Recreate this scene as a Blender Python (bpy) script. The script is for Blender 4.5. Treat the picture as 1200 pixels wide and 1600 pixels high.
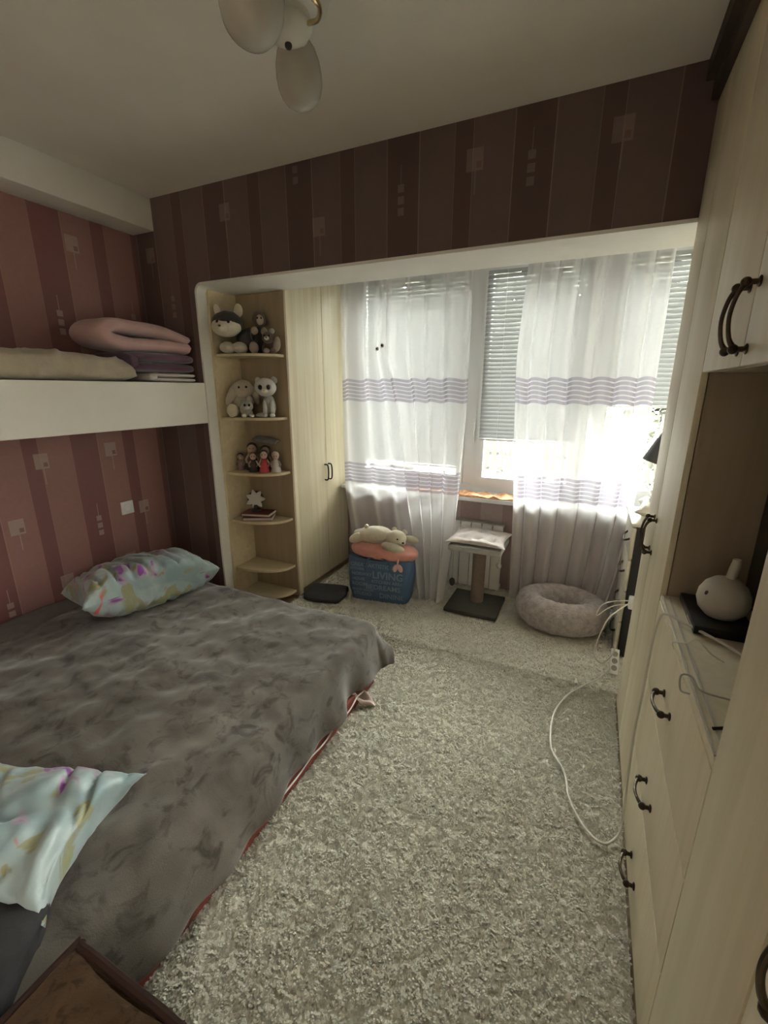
import bpy, bmesh, math, random
import numpy as np
from mathutils import Vector, Matrix, Euler, noise

for o in list(bpy.data.objects): bpy.data.objects.remove(o, do_unlink=True)
scene = bpy.context.scene
COL = scene.collection
R = math.radians
random.seed(7)
rng = np.random.default_rng(7)

# ------------------------------------------------------------------ camera
CAM_F, PITCH, YAW, ROLL, CAM_H = 689.2, -15.588, 24.821, 0.157, 1.51
def make_camera():
    a, b, c = R(PITCH), R(YAW), R(ROLL)
    fw = Vector((-math.sin(b)*math.cos(a), math.cos(b)*math.cos(a), math.sin(a)))
    rt = Vector((math.cos(b), math.sin(b), 0)); up = rt.cross(fw)
    r2 = rt*math.cos(c)+up*math.sin(c); u2 = up*math.cos(c)-rt*math.sin(c)
    cd = bpy.data.cameras.new('camera'); cam = bpy.data.objects.new('camera', cd); COL.objects.link(cam)
    cd.sensor_fit = 'VERTICAL'; cd.sensor_height = 36.0; cd.lens = CAM_F/1600*36
    cd.clip_start = 0.02; cd.clip_end = 200
    m = Matrix((r2, u2, -fw)).transposed().to_4x4(); m.translation = (0, 0, CAM_H)
    cam.matrix_world = m; scene.camera = cam
make_camera()

# ------------------------------------------------------------------ sky and exposure
SKY = 158.0          # zenith radiance of a standard overcast sky (horizon = 1/3 of it)
w = bpy.data.worlds.new('overcast_sky'); scene.world = w; w.use_nodes = True
bg = w.node_tree.nodes['Background']
bg.inputs['Color'].default_value = (1.0, 0.99, 0.955, 1)
def overcast():
    nt = w.node_tree; tc = nt.nodes.new('ShaderNodeTexCoord'); sp = nt.nodes.new('ShaderNodeSeparateXYZ')
    nt.links.new(tc.outputs['Generated'], sp.inputs[0])
    mx = nt.nodes.new('ShaderNodeMath'); mx.operation = 'MAXIMUM'; mx.inputs[1].default_value = 0
    nt.links.new(sp.outputs[2], mx.inputs[0])
    ma = nt.nodes.new('ShaderNodeMath'); ma.operation = 'MULTIPLY_ADD'; ma.inputs[1].default_value = SKY*2/3; ma.inputs[2].default_value = SKY/3
    nt.links.new(mx.outputs[0], ma.inputs[0])
    gt = nt.nodes.new('ShaderNodeMath'); gt.operation = 'GREATER_THAN'; gt.inputs[1].default_value = -.02
    nt.links.new(sp.outputs[2], gt.inputs[0])
    md = nt.nodes.new('ShaderNodeMath'); md.operation = 'MULTIPLY_ADD'; md.inputs[1].default_value = .65; md.inputs[2].default_value = .35
    nt.links.new(gt.outputs[0], md.inputs[0])                 # below the horizon: dark ground
    ml = nt.nodes.new('ShaderNodeMath'); ml.operation = 'MULTIPLY'
    nt.links.new(ma.outputs[0], ml.inputs[0]); nt.links.new(md.outputs[0], ml.inputs[1])
    nt.links.new(ml.outputs[0], bg.inputs['Strength'])
overcast()
vs = scene.view_settings
vs.view_transform = 'Standard'; vs.look = 'None'; vs.gamma = 1.0; vs.use_curve_mapping = False
vs.exposure = 0.12
def portal(name, loc, rot, sx, sy):
    l = bpy.data.lights.new(name, 'AREA'); l.shape = 'RECTANGLE'; l.size = sx; l.size_y = sy
    l.energy = 0; l.cycles.is_portal = True
    o = bpy.data.objects.new(name, l); COL.objects.link(o); o.location = loc; o.rotation_euler = rot
portal('window_portal', (-0.5, 3.52, 1.55), (R(-90), 0, 0), 2.7, 1.75)
portal('added_window_portal', (1.28, 3.52, 1.55), (R(-90), 0, 0), .95, 1.75)  # portal of the unseen window added for daylight
portal('added_doorway_portal', (.96, -.97, 1.02), (0, R(90), 0), 2.1, .4)  # portal of the unseen opening added for fill light

# ------------------------------------------------------------------ materials
def new_mat(name):
    m = bpy.data.materials.new(name); m.use_nodes = True
    nt = m.node_tree; b = nt.nodes['Principled BSDF']
    return m, nt, b
def nd(nt, kind, **kw):
    n = nt.nodes.new(kind)
    for k, v in kw.items():
        if k in n.inputs.keys(): n.inputs[k].default_value = v
        else: setattr(n, k, v)
    return n
def mth(nt, op, a, b=None, c=None):
    n = nt.nodes.new('ShaderNodeMath'); n.operation = op
    for i, v in enumerate((a, b, c)):
        if v is None: continue
        if isinstance(v, (int, float)): n.inputs[i].default_value = v
        else: nt.links.new(v, n.inputs[i])
    return n.outputs[0]
def mixc(nt, f, a, b):
    n = nt.nodes.new('ShaderNodeMix'); n.data_type = 'RGBA'
    for i, v in ((0, f), (6, a), (7, b)):
        if isinstance(v, (int, float)): n.inputs[i].default_value = v
        elif isinstance(v, tuple): n.inputs[i].default_value = (*v, 1)
        else: nt.links.new(v, n.inputs[i])
    return n.outputs[2]
def coord(nt, kind='Object', scale=None):
    tc = nt.nodes.new('ShaderNodeTexCoord')
    if scale is None: return tc.outputs[kind]
    mp = nt.nodes.new('ShaderNodeMapping'); mp.inputs['Scale'].default_value = scale
    nt.links.new(tc.outputs[kind], mp.inputs['Vector']); return mp.outputs[0]
def nz(nt, vec, scale, detail=4, rough=.55, dist=0):
    n = nd(nt, 'ShaderNodeTexNoise', Scale=scale, Detail=detail, Roughness=rough, Distortion=dist)
    nt.links.new(vec, n.inputs['Vector']); return n.outputs['Fac']
def ramp(nt, fac, stops, interp='LINEAR'):
    n = nt.nodes.new('ShaderNodeValToRGB'); cr = n.color_ramp; cr.interpolation = interp
    while len(cr.elements) < len(stops): cr.elements.new(.5)
    for e, (p, c) in zip(cr.elements, stops): e.position = p; e.color = (*c, 1)
    nt.links.new(fac, n.inputs[0]); return n.outputs[0]
def bump(nt, b, h, strength=.3, dist=.01):
    n = nd(nt, 'ShaderNodeBump', Strength=strength, Distance=dist)
    nt.links.new(h, n.inputs['Height']); nt.links.new(n.outputs[0], b.inputs['Normal'])
MATS = {}
def M(name, rgb, rough=.6, var=.12, vs_=6, bs=0, bstr=.3, metal=0, sheen=0, scale=(1, 1, 1), spec=.4, bd=.004):
    """plain procedural material: base colour with noise variation and fine relief"""
    if name in MATS: return MATS[name]
    m, nt, b = new_mat(name)
    v = coord(nt, 'Object', scale)
    f = nz(nt, v, vs_)
    lo = tuple(c*(1-var) for c in rgb); hi = tuple(min(1, c*(1+var)) for c in rgb)
    c = ramp(nt, f, [(.3, lo), (.7, hi)])
    nt.links.new(c, b.inputs['Base Color'])
    b.inputs['Roughness'].default_value = rough; b.inputs['Metallic'].default_value = metal
    b.inputs['Specular IOR Level'].default_value = spec
    if sheen: b.inputs['Sheen Weight'].default_value = sheen; b.inputs['Sheen Roughness'].default_value = .4
    if bs: bump(nt, b, nz(nt, v, bs, 3), bstr, bd)
    MATS[name] = m; return m

def wallpaper(name, axis, a0, motifs, dots, k=1.0, flip=1, mo=.62, cols=None):
    """striped wallpaper print: dark stripe, pale pin lines, square motifs and three-dot motifs"""
    m, nt, b = new_mat(name)
    oc = coord(nt); sp = nt.nodes.new('ShaderNodeSeparateXYZ'); nt.links.new(oc, sp.inputs[0])
    u = sp.outputs[axis]; z = sp.outputs[2]
    P = .571
    t = mth(nt, 'FRACT', mth(nt, 'DIVIDE', mth(nt, 'SUBTRACT', u, a0), P))
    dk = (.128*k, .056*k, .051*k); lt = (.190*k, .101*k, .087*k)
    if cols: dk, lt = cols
    stripe = ramp(nt, t, [(0, dk), (.277, lt), (.56, dk), (.70, lt)], 'CONSTANT')
    lines = ramp(nt, t, [(0, (1, 1, 1)), (.007, (0, 0, 0)), (.277, (1, 1, 1)), (.283, (0, 0, 0)), (.56, (1, 1, 1)), (.566, (0, 0, 0)), (.70, (1, 1, 1)), (.705, (0, 0, 0))], 'CONSTANT')
    cln = mixc(nt, mth(nt, 'MULTIPLY', lines, .38), stripe, (.46, .33, .27))
    cb = nt.nodes.new('ShaderNodeCombineXYZ'); nt.links.new(u, cb.inputs[0]); nt.links.new(z, cb.inputs[1])
    uv = cb.outputs[0]
    def rect(cu, cz, hw, hh):
        n = nt.nodes.new('ShaderNodeVectorMath'); n.operation = 'MULTIPLY_ADD'
        n.inputs[1].default_value = (1/hw, 1/hh, 0); n.inputs[2].default_value = (-cu/hw, -cz/hh, 0)
        nt.links.new(uv, n.inputs[0])
        a = nt.nodes.new('ShaderNodeVectorMath'); a.operation = 'ABSOLUTE'; nt.links.new(n.outputs[0], a.inputs[0])
        s = nt.nodes.new('ShaderNodeSeparateXYZ'); nt.links.new(a.outputs[0], s.inputs[0])
        return mth(nt, 'LESS_THAN', mth(nt, 'MAXIMUM', s.outputs[0], s.outputs[1]), 1)
    def union(l):
        r = l[0]
        for q in l[1:]: r = mth(nt, 'MAXIMUM', r, q)
        return r
    big = [rect(a, c, .036, .042) for a, c in motifs] + [rect(a+.004, c-.085, .0025, .045) for a, c in motifs]
    small = [rect(a+.018*flip, c-.02, .011, .012) for a, c in motifs]
    for a, c in dots:
        for i in (-1, 0, 1): big.append(rect(a, c+i*.047, .0155, .016))
        big.append(rect(a, c+.10, .002, .04))
    c = mixc(nt, mth(nt, 'MULTIPLY', union(big), mo), cln, (.47, .38, .33))
    c = mixc(nt, mth(nt, 'MULTIPLY', union(small), .8), c, (.19, .10, .085))
    f = nz(nt, oc, 40, 3)
    c = mixc(nt, mth(nt, 'MULTIPLY', f, .22), c, (.09, .035, .03))
    nt.links.new(c, b.inputs['Base Color']); b.inputs['Roughness'].default_value = .55
    b.inputs['Specular IOR Level'].default_value = .3
    bump(nt, b, nz(nt, oc, 180, 2), .25, .002)
    return m

def wood(name, rgb, rgb2, axis_scale=(9, 9, .5), rough=.42):
    m, nt, b = new_mat(name)
    v = coord(nt, 'Object', axis_scale)
    f = nz(nt, v, 2.2, 6, .6, .6); g = nz(nt, v, 11, 3)
    c = ramp(nt, f, [(.32, rgb), (.5, tuple((x+y)/2 for x, y in zip(rgb, rgb2))), (.68, rgb2)])
    c = mixc(nt, mth(nt, 'MULTIPLY', g, .18), c, tuple(x*.8 for x in rgb2))
    nt.links.new(c, b.inputs['Base Color']); b.inputs['Roughness'].default_value = rough
    b.inputs['Specular IOR Level'].default_value = .35
    bump(nt, b, g, .08, .002)
    return m

def floral(name):
    m, nt, b = new_mat(name)
    v = coord(nt)
    base = (.34, .44, .44)
    f1 = nz(nt, v, 5.5, 2, .5, .9); f2 = nz(nt, v, 7.5, 2, .5, 1.4)
    vv = nt.nodes.new('ShaderNodeVectorMath'); vv.operation = 'ADD'; vv.inputs[1].default_value = (3.1, 7.7, 1.9)
    nt.links.new(v, vv.inputs[0])
    f3 = nz(nt, vv.outputs[0], 6, 2, .5, 1.2); f4 = nz(nt, vv.outputs[0], 9, 2, .5, .6)
    c = ramp(nt, f1, [(.35, (.22, .305, .315)), (.62, (.37, .44, .43))])
    c = mixc(nt, ramp(nt, f2, [(.54, (0, 0, 0)), (.60, (1, 1, 1))]), c, (.28, .28, .15))
    c = mixc(nt, ramp(nt, f3, [(.56, (0, 0, 0)), (.61, (1, 1, 1))]), c, (.36, .27, .35))
    c = mixc(nt, ramp(nt, f3, [(.62, (0, 0, 0)), (.66, (1, 1, 1))]), c, (.20, .045, .24))
    c = mixc(nt, ramp(nt, f4, [(.68, (0, 0, 0)), (.72, (1, 1, 1))]), c, (.55, .12, .09))
    nt.links.new(c, b.inputs['Base Color']); b.inputs['Roughness'].default_value = .38
    b.inputs['Sheen Weight'].default_value = .3
    bump(nt, b, nz(nt, v, 45, 3, .5, .5), .25, .004)
    return m

def plush_cloth(name, lo, hi, sc=3.2, sheen=.6):
    m, nt, b = new_mat(name)
    v = coord(nt); f = nz(nt, v, sc, 5, .6, 1.2); g = nz(nt, v, sc*4.2, 3, .6, .8)
    c = ramp(nt, f, [(.3, lo), (.68, hi)])
    c = mixc(nt, ramp(nt, g, [(.34, (.8, .8, .8)), (.48, (0, 0, 0))]), c, tuple(x*.62 for x in lo))
    nt.links.new(c, b.inputs['Base Color']); b.inputs['Roughness'].default_value = .9
    b.inputs['Specular IOR Level'].default_value = .15
    b.inputs['Sheen Weight'].default_value = sheen; b.inputs['Sheen Roughness'].default_value = .35
    bump(nt, b, nz(nt, v, 260, 2), .35, .003)
    return m

def sheer(name):
    m, nt, b = new_mat(name)
    nt.nodes.remove(b); out = nt.nodes['Material Output']
    tc = nt.nodes.new('ShaderNodeTexCoord'); sp = nt.nodes.new('ShaderNodeSeparateXYZ')
    nt.links.new(tc.outputs['UV'], sp.inputs[0]); v = sp.outputs[1]
    def band(v0, v1):
        a = mth(nt, 'GREATER_THAN', v, v0); c = mth(nt, 'LESS_THAN', v, v1)
        s = mth(nt, 'LESS_THAN', mth(nt, 'FRACT', mth(nt, 'DIVIDE', mth(nt, 'SUBTRACT', v, v0), .0272)), .70)
        return mth(nt, 'MULTIPLY', mth(nt, 'MULTIPLY', a, c), s)
    st = mth(nt, 'MAXIMUM', band(1.422, 1.582), band(.80, .96))
    c = mixc(nt, st, (.95, .94, .95), (.40, .365, .43))
    dif = nt.nodes.new('ShaderNodeBsdfDiffuse'); trl = nt.nodes.new('ShaderNodeBsdfTranslucent'); trp = nt.nodes.new('ShaderNodeBsdfTransparent')
    nt.links.new(c, dif.inputs[0]); nt.links.new(c, trl.inputs[0])
    m1 = nt.nodes.new('ShaderNodeMixShader'); m1.inputs[0].default_value = .31
    nt.links.new(dif.outputs[0], m1.inputs[1]); nt.links.new(trl.outputs[0], m1.inputs[2])
    m2 = nt.nodes.new('ShaderNodeMixShader')
    lw = nt.nodes.new('ShaderNodeLayerWeight'); lw.inputs['Blend'].default_value = .35
    op = mth(nt, 'ADD', mth(nt, 'MULTIPLY', lw.outputs['Facing'], .62), mth(nt, 'ADD', mth(nt, 'MULTIPLY', st, .30), .48))
    nt.links.new(mth(nt, 'MINIMUM', op, .97), m2.inputs[0])
    nt.links.new(trp.outputs[0], m2.inputs[1]); nt.links.new(m1.outputs[0], m2.inputs[2])
    nt.links.new(m2.outputs[0], out.inputs[0])
    return m

def translucent(name, rgb, t=.4, rough=.5):
    m, nt, b = new_mat(name)
    out = nt.nodes['Material Output']
    f = nz(nt, coord(nt), 8)
    c = ramp(nt, f, [(.3, tuple(x*.97 for x in rgb)), (.7, rgb)])
    nt.links.new(c, b.inputs['Base Color']); b.inputs['Roughness'].default_value = rough
    trl = nt.nodes.new('ShaderNodeBsdfTranslucent'); nt.links.new(c, trl.inputs[0])
    mx = nt.nodes.new('ShaderNodeMixShader'); mx.inputs[0].default_value = t
    nt.links.new(b.outputs[0], mx.inputs[1]); nt.links.new(trl.outputs[0], mx.inputs[2])
    nt.links.new(mx.outputs[0], out.inputs[0])
    return m

def glass(name):
    m, nt, b = new_mat(name)
    nt.nodes.remove(b); out = nt.nodes['Material Output']
    gl = nt.nodes.new('ShaderNodeBsdfGlossy'); gl.inputs['Roughness'].default_value = .02
    tr = nt.nodes.new('ShaderNodeBsdfTransparent'); tr.inputs[0].default_value = (.93, .96, .94, 1)
    fr = nt.nodes.new('ShaderNodeFresnel'); fr.inputs[0].default_value = 1.45
    f = mth(nt, 'MULTIPLY', fr.outputs[0], mth(nt, 'ADD', mth(nt, 'MULTIPLY', nz(nt, coord(nt), 3), .1), .9))
    mx = nt.nodes.new('ShaderNodeMixShader'); nt.links.new(f, mx.inputs[0])
    nt.links.new(tr.outputs[0], mx.inputs[1]); nt.links.new(gl.outputs[0], mx.inputs[2]); nt.links.new(mx.outputs[0], out.inputs[0])
    return m

LEFT_MOTIFS = [(1.40, 1.12), (1.80, 1.14), (1.22, .79), (1.97, .73), (1.82, .40), (1.41, .40), (1.77, 2.28), (1.20, 2.02), (.95, 1.14), (.83, .40)]
LEFT_DOTS = [(1.655, .68), (1.11, .33), (1.64, 1.86), (1.09, 1.72), (2.09, 1.9)]
BACK_MOTIFS = [(-1.98, 2.45), (-1.37, 2.30), (-.58, 2.45), (-.02, 2.45), (-2.6, 2.3)]
BACK_DOTS = [(-1.50, 2.57), (-.92, 2.35), (-.345, 2.38), (-2.45, 2.0)]
MT = {
 'ceil': M('ceiling_paint', (.82, .795, .735), .85, .05, 2, 60, .1),
 'white': M('white_plaster', (.90, .87, .78), .8, .05, 3, 90, .12),
 'soffit': M('white_reveal_paint', (.88, .87, .81), .75, .04, 3, 90, .1),
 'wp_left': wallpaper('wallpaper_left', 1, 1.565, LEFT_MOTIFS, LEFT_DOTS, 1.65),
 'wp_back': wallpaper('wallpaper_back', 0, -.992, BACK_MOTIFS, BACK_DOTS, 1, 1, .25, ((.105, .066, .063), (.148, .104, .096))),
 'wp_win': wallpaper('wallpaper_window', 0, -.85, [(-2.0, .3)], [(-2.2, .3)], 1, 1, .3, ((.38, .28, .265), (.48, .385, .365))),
 'floor': M('laminate', (.35, .25, .15), .5, .2, 4, scale=(1, 8, 1)),
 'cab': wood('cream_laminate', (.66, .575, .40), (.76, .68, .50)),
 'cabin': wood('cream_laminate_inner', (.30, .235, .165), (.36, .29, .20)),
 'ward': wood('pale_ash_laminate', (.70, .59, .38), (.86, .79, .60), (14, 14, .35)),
 'wardside': wood('ash_side_shaded', (.36, .28, .18), (.44, .35, .23)),  # same ash as the doors, darkened as shade on sides facing away
 'shelfwood': wood('ash_shelf_shaded', (.60, .49, .31), (.70, .60, .40), (.5, 8, 8)),  # ash toned down as shade for shelf panels turned from the window
 'gap': M('dark_filler_board', (.07, .05, .035), .8),  # dark brown board of the cornice filler
 'bronze': M('dark_bronze', (.06, .045, .03), .35, .3, 40, metal=.8),
 'silver': M('dull_steel', (.35, .33, .30), .35, .1, 30, metal=.9),
 'pvc': M('white_pvc', (.86, .87, .86), .35, .02, 3),
 'slat': translucent('white_slat', (.40, .405, .40), .05),
 'sheer': sheer('sheer_voile'),
 'glass': glass('window_glass'),
 'blanket': plush_cloth('grey_plush_blanket', (.088, .074, .062), (.165, .143, .122), 3.0),
 'floral': floral('floral_satin'),
 'red': M('red_brown_upholstery', (.20, .045, .03), .8, .2, 20, 120, .3),
 'sheet': M('white_sheet', (.66, .60, .54), .8, .06, 12, 60, .2),
 'pinksheet': M('pink_sheet', (.46, .36, .32), .8, .1, 12, 60, .2),
 'beige': M('beige_blanket', (.42, .36, .27), .85, .12, 7, 30, .4, sheen=.3, bd=.008),
 'pinkduvet': M('dusty_pink_duvet', (.52, .34, .32), .85, .10, 8, 40, .3, sheen=.3),
 'purple': M('dark_purple_blanket', (.105, .055, .085), .9, .2, 10, 90, .4, sheen=.4),
 'whitefold': M('white_linen', (.60, .55, .50), .8, .08, 12, 50, .3),
 'brownplush': plush_cloth('brown_plush', (.062, .034, .017), (.108, .064, .032), 7, .25),
 'darktrim': M('dark_brown_trim', (.035, .012, .008), .8, .2, 30),
 'darkcloth': M('charcoal_cloth', (.035, .033, .035), .9, .3, 15, 60, .4),
 'petbed': M('taupe_faux_fur', (.46, .41, .395), .95, .25, 30, 90, .8, sheen=.5, bd=.012),
 'perchcush': M('grey_pink_velour', (.72, .65, .62), .85, .08, 20, 80, .3, sheen=.3),
 'perchboard': M('grey_plush_board', (.40, .40, .38), .9, .1, 40, 150, .4),
 'sisal': M('taupe_sisal', (.24, .175, .14), .9, .2, 60, 140, .7, scale=(1, 1, 6)),
 'perchbase': M('dark_grey_carpet_base', (.075, .072, .06), .95, .2, 60, 200, .5),
 'radiator': M('white_enamel', (.80, .78, .74), .35, .03, 5),
 'bagblue': M('blue_woven_plastic', (.085, .155, .27), .45, .15, 9, 60, .25),
 'bagtext': M('pale_blue_print', (.24, .33, .44), .5, .06, 20),
 'pinkplush': M('salmon_pink_plush', (.72, .34, .29), .9, .08, 20, 120, .4, sheen=.5),
 'pinkpale': M('pale_pink_ribbon', (.78, .52, .50), .7, .1, 30),
 'whiteplush': M('ivory_plush', (.72, .66, .52), .95, .07, 25, 130, .6, sheen=.5),
 'creamplush': M('cream_plush', (.52, .46, .36), .95, .08, 25, 130, .6, sheen=.4),
 'greyplush': M('grey_plush', (.44, .43, .40), .95, .12, 25, 130, .6, sheen=.4),
 'palegrey': M('pale_grey_plush', (.62, .60, .56), .95, .08, 25, 130, .5),
 'darkplush': M('black_brown_plush', (.045, .038, .035), .95, .3, 25, 130, .6, sheen=.3),
 'brownfur': M('brown_plush_fur', (.12, .085, .065), .95, .2, 25, 130, .6, sheen=.3),
 'tanplush': M('tan_plush', (.36, .29, .23), .95, .1, 25, 130, .5),
 'eye': M('glossy_black_eye', (.012, .011, .011), .12, .1, 5),
 'skin': M('doll_vinyl', (.50, .36, .29), .5, .06, 10),
 'redcloth': M('red_doll_dress', (.40, .05, .06), .8, .2, 30),
 'darkdress': M('dark_doll_dress', (.07, .05, .05), .8, .3, 30),
 'mauve': M('mauve_doll_dress', (.22, .15, .16), .8, .3, 30),
 'hatgrey': M('grey_felt', (.20, .185, .175), .9, .1, 20, 90, .3),
 'bookred': M('dark_red_cover', (.13, .025, .02), .5, .2, 10),
 'paper': M('paper_edges', (.62, .57, .48), .8, .12, 90, scale=(1, 1, 30)),
 'leafwhite': M('white_ceramic', (.55, .52, .46), .5, .06, 10),
 'dark': M('dark_resin', (.03, .024, .02), .5, .3, 20),
 'black': M('black_plastic', (.012, .012, .012), .35, .2, 10),
 'screen': M('tv_screen', (.008, .008, .009), .12, .05, 5),
 'blackside': M('black_lacquer_board', (.02, .02, .022), .35, .1, 5),
 'chestfront': M('ivory_drawer_front', (.62, .58, .48), .5, .12, 9, 30, .1),
 'gadget': M('white_matte_plastic', (.56, .52, .44), .55, .03, 5),
 'cable': M('white_cable', (.68, .65, .56), .5, .05, 20),
 'greycable': M('grey_cable', (.35, .32, .27), .5, .05, 20),
 'opal': translucent('opal_glass', (.58, .56, .50), .12, .18),
 'brass': M('polished_brass', (.62, .48, .24), .22, .1, 20, metal=1),
 'lampwhite': M('white_lacquer_metal', (.80, .80, .73), .45, .03, 6),
 'pale_cushion': M('pale_cotton', (.66, .64, .57), .85, .06, 12, 40, .3),
 'shade': M('charcoal_lamp_shade', (.085, .085, .09), .7, .1, 20),
 'orange': M('orange_patterned_cloth', (.62, .33, .17), .85, .55, 26, 80, .3),
 'grass': M('dry_lawn', (.0125, .0120, .0082), .95, .3, 2, 20, .5),
 'fence': M('weathered_fence', (.0115, .0105, .0078), .9, .3, 9, 30, .4),
 'bark': M('branch_bark', (.04, .036, .025), .9, .3, 14, 40, .5),
 'leafy': M('spring_foliage', (.0155, .0160, .0085), .8, .35, 8),
}

# carpet material
def carpet_mat(name, lo, hi, fibre=False):
    m, nt, b = new_mat(name)
    v = coord(nt); f = nz(nt, v, 26, 5, .65, .6); g = nz(nt, v, 4, 3)
    c = ramp(nt, f, [(.3, lo), (.65, hi)])
    c = mixc(nt, mth(nt, 'MULTIPLY', g, .25), c, tuple(x*.75 for x in lo))
    nt.links.new(c, b.inputs['Base Color']); b.inputs['Roughness'].default_value = .95
    b.inputs['Specular IOR Level'].default_value = .1; b.inputs['Sheen Weight'].default_value = .15
    bump(nt, b, nz(nt, v, 120, 3), .5, .006)
    if fibre:                                             # thin fibres let light through
        out = nt.nodes['Material Output']; tr = nt.nodes.new('ShaderNodeBsdfTranslucent'); nt.links.new(c, tr.inputs[0])
        mx = nt.nodes.new('ShaderNodeMixShader'); mx.inputs[0].default_value = .45
        nt.links.new(b.outputs[0], mx.inputs[1]); nt.links.new(tr.outputs[0], mx.inputs[2]); nt.links.new(mx.outputs[0], out.inputs[0])
    return m
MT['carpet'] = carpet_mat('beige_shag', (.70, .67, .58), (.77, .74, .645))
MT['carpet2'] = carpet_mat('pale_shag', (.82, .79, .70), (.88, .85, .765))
MT['carpet_pile'] = carpet_mat('beige_shag_fibre', (.74, .71, .615), (.80, .77, .675), True)
MT['carpet2_pile'] = carpet_mat('pale_shag_fibre', (.84, .81, .72), (.90, .87, .785), True)

# ------------------------------------------------------------------ mesh helpers
MW = {}
def tag(o, label=None, cat=None, group=None, kind=None):
    if label: o['label'] = label
    if cat: o['category'] = cat
    if group: o['group'] = group
    if kind: o['kind'] = kind
    return o
def thing(name, label, cat, loc=(0, 0, 0), rz=0, group=None):
    o = bpy.data.objects.new(name, None); COL.objects.link(o); o.empty_display_size = .05
    o.location = loc; o.rotation_euler = (0, 0, rz)
    MW[o] = Matrix.Translation(loc) @ Matrix.Rotation(rz, 4, 'Z')
    return tag(o, label, cat, group)
class G:
    def __init__(s): s.v = []; s.f = []; s.uv = None
    def add(s, v, f):
        n = len(s.v); s.v += [tuple(p) for p in v]; s.f += [tuple(i+n for i in q) for q in f]; return s
    def tf(s, m): s.v = [tuple(m @ Vector(p)) for p in s.v]; return s
def part(name, g, mat, parent=None, local=False, smooth=True, ang=38, base=True):
    """one mesh object; world coordinates unless local=True (then in the parent's frame)"""
    v = g.v
    o_loc = Vector((0, 0, 0))
    if parent is not None:
        if not local:
            inv = MW[parent].inverted(); v = [inv @ Vector(p) for p in v]
        a = np.array([tuple(p) for p in v]); c = (a.min(0)+a.max(0))/2
        o_loc = Vector(c.tolist())
    elif base:
        a = np.array([tuple(p) for p in v]); c = (a.min(0)+a.max(0))/2; c[2] = a.min(0)[2]; o_loc = Vector(c.tolist())
    v = [tuple(Vector(p)-o_loc) for p in v]
    me = bpy.data.meshes.new(name); me.from_pydata(v, [], g.f); me.validate(); me.update()
    if g.uv is not None:
        uvl = me.uv_layers.new(name='UVMap')
        idx = np.zeros(len(me.loops), dtype=np.int32); me.loops.foreach_get('vertex_index', idx)
        uvl.data.foreach_set('uv', np.asarray(g.uv, dtype=np.float32)[idx].ravel())
    if smooth:
        me.polygons.foreach_set('use_smooth', [True]*len(me.polygons)); me.set_sharp_from_angle(angle=R(ang))
    me.materials.append(MT[mat] if isinstance(mat, str) else mat)
    o = bpy.data.objects.new(name, me); COL.objects.link(o); o.location = o_loc
    if parent is not None:
        o.parent = parent; MW[o] = MW[parent] @ Matrix.Translation(o_loc)
    else: MW[o] = Matrix.Translation(o_loc)
    return o
def struct(name, g, mat, **k):
    o = part(name, g, mat, base=False, **k); o['kind'] = 'structure'; return o
def box(x0, x1, y0, y1, z0, z1, bev=0, seg=2):
    g = G()
    if bev <= 0:
        v = [(x, y, z) for z in (z0, z1) for y in (y0, y1) for x in (x0, x1)]
        f = [(0, 2, 3, 1), (4, 5, 7, 6), (0, 1, 5, 4), (2, 6, 7, 3), (0, 4, 6, 2), (1, 3, 7, 5)]
        return g.add(v, f)
    bm = bmesh.new(); bmesh.ops.create_cube(bm, size=1)
    for q in bm.verts: q.co = ((x0+x1)/2+q.co.x*(x1-x0), (y0+y1)/2+q.co.y*(y1-y0), (z0+z1)/2+q.co.z*(z1-z0))
    bmesh.ops.bevel(bm, geom=bm.edges[:], offset=bev, segments=seg, affect='EDGES', profile=.6)
    bm.verts.index_update()
    g.add([q.co[:] for q in bm.verts], [[q.index for q in f.verts] for f in bm.faces]); bm.free()
    return g
def merge(*gs):
    r = G()
    for g in gs: r.add(g.v, g.f)
    return r
def lathe(prof, n=24, c=(0, 0, 0), m=None, cap=True):
    v = []; f = []
    for r, z in prof:
        for i in range(n):
            a = 2*math.pi*i/n; v.append((r*math.cos(a), r*math.sin(a), z))
    k = len(prof)
    for j in range(k-1):
        for i in range(n): f.append((j*n+i, j*n+(i+1) % n, (j+1)*n+(i+1) % n, (j+1)*n+i))
    if cap: f.append(tuple(range(n-1, -1, -1))); f.append(tuple((k-1)*n+i for i in range(n)))
    g = G().add(v, f)
    if m is not None: g.tf(m)
    return g.tf(Matrix.Translation(c))
def smooth_path(pts, sub=6):
    p = [Vector(q) for q in pts]; p = [p[0]*2-p[1]]+p+[p[-1]*2-p[-2]]; out = []
    for i in range(1, len(p)-2):
        for k in range(sub):
            t = k/sub; a, b, c, d = p[i-1:i+3]
            out.append(.5*((2*b)+(c-a)*t+(2*a-5*b+4*c-d)*t*t+(3*b-a-3*c+d)*t**3))
    out.append(p[-2]); return out
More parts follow.
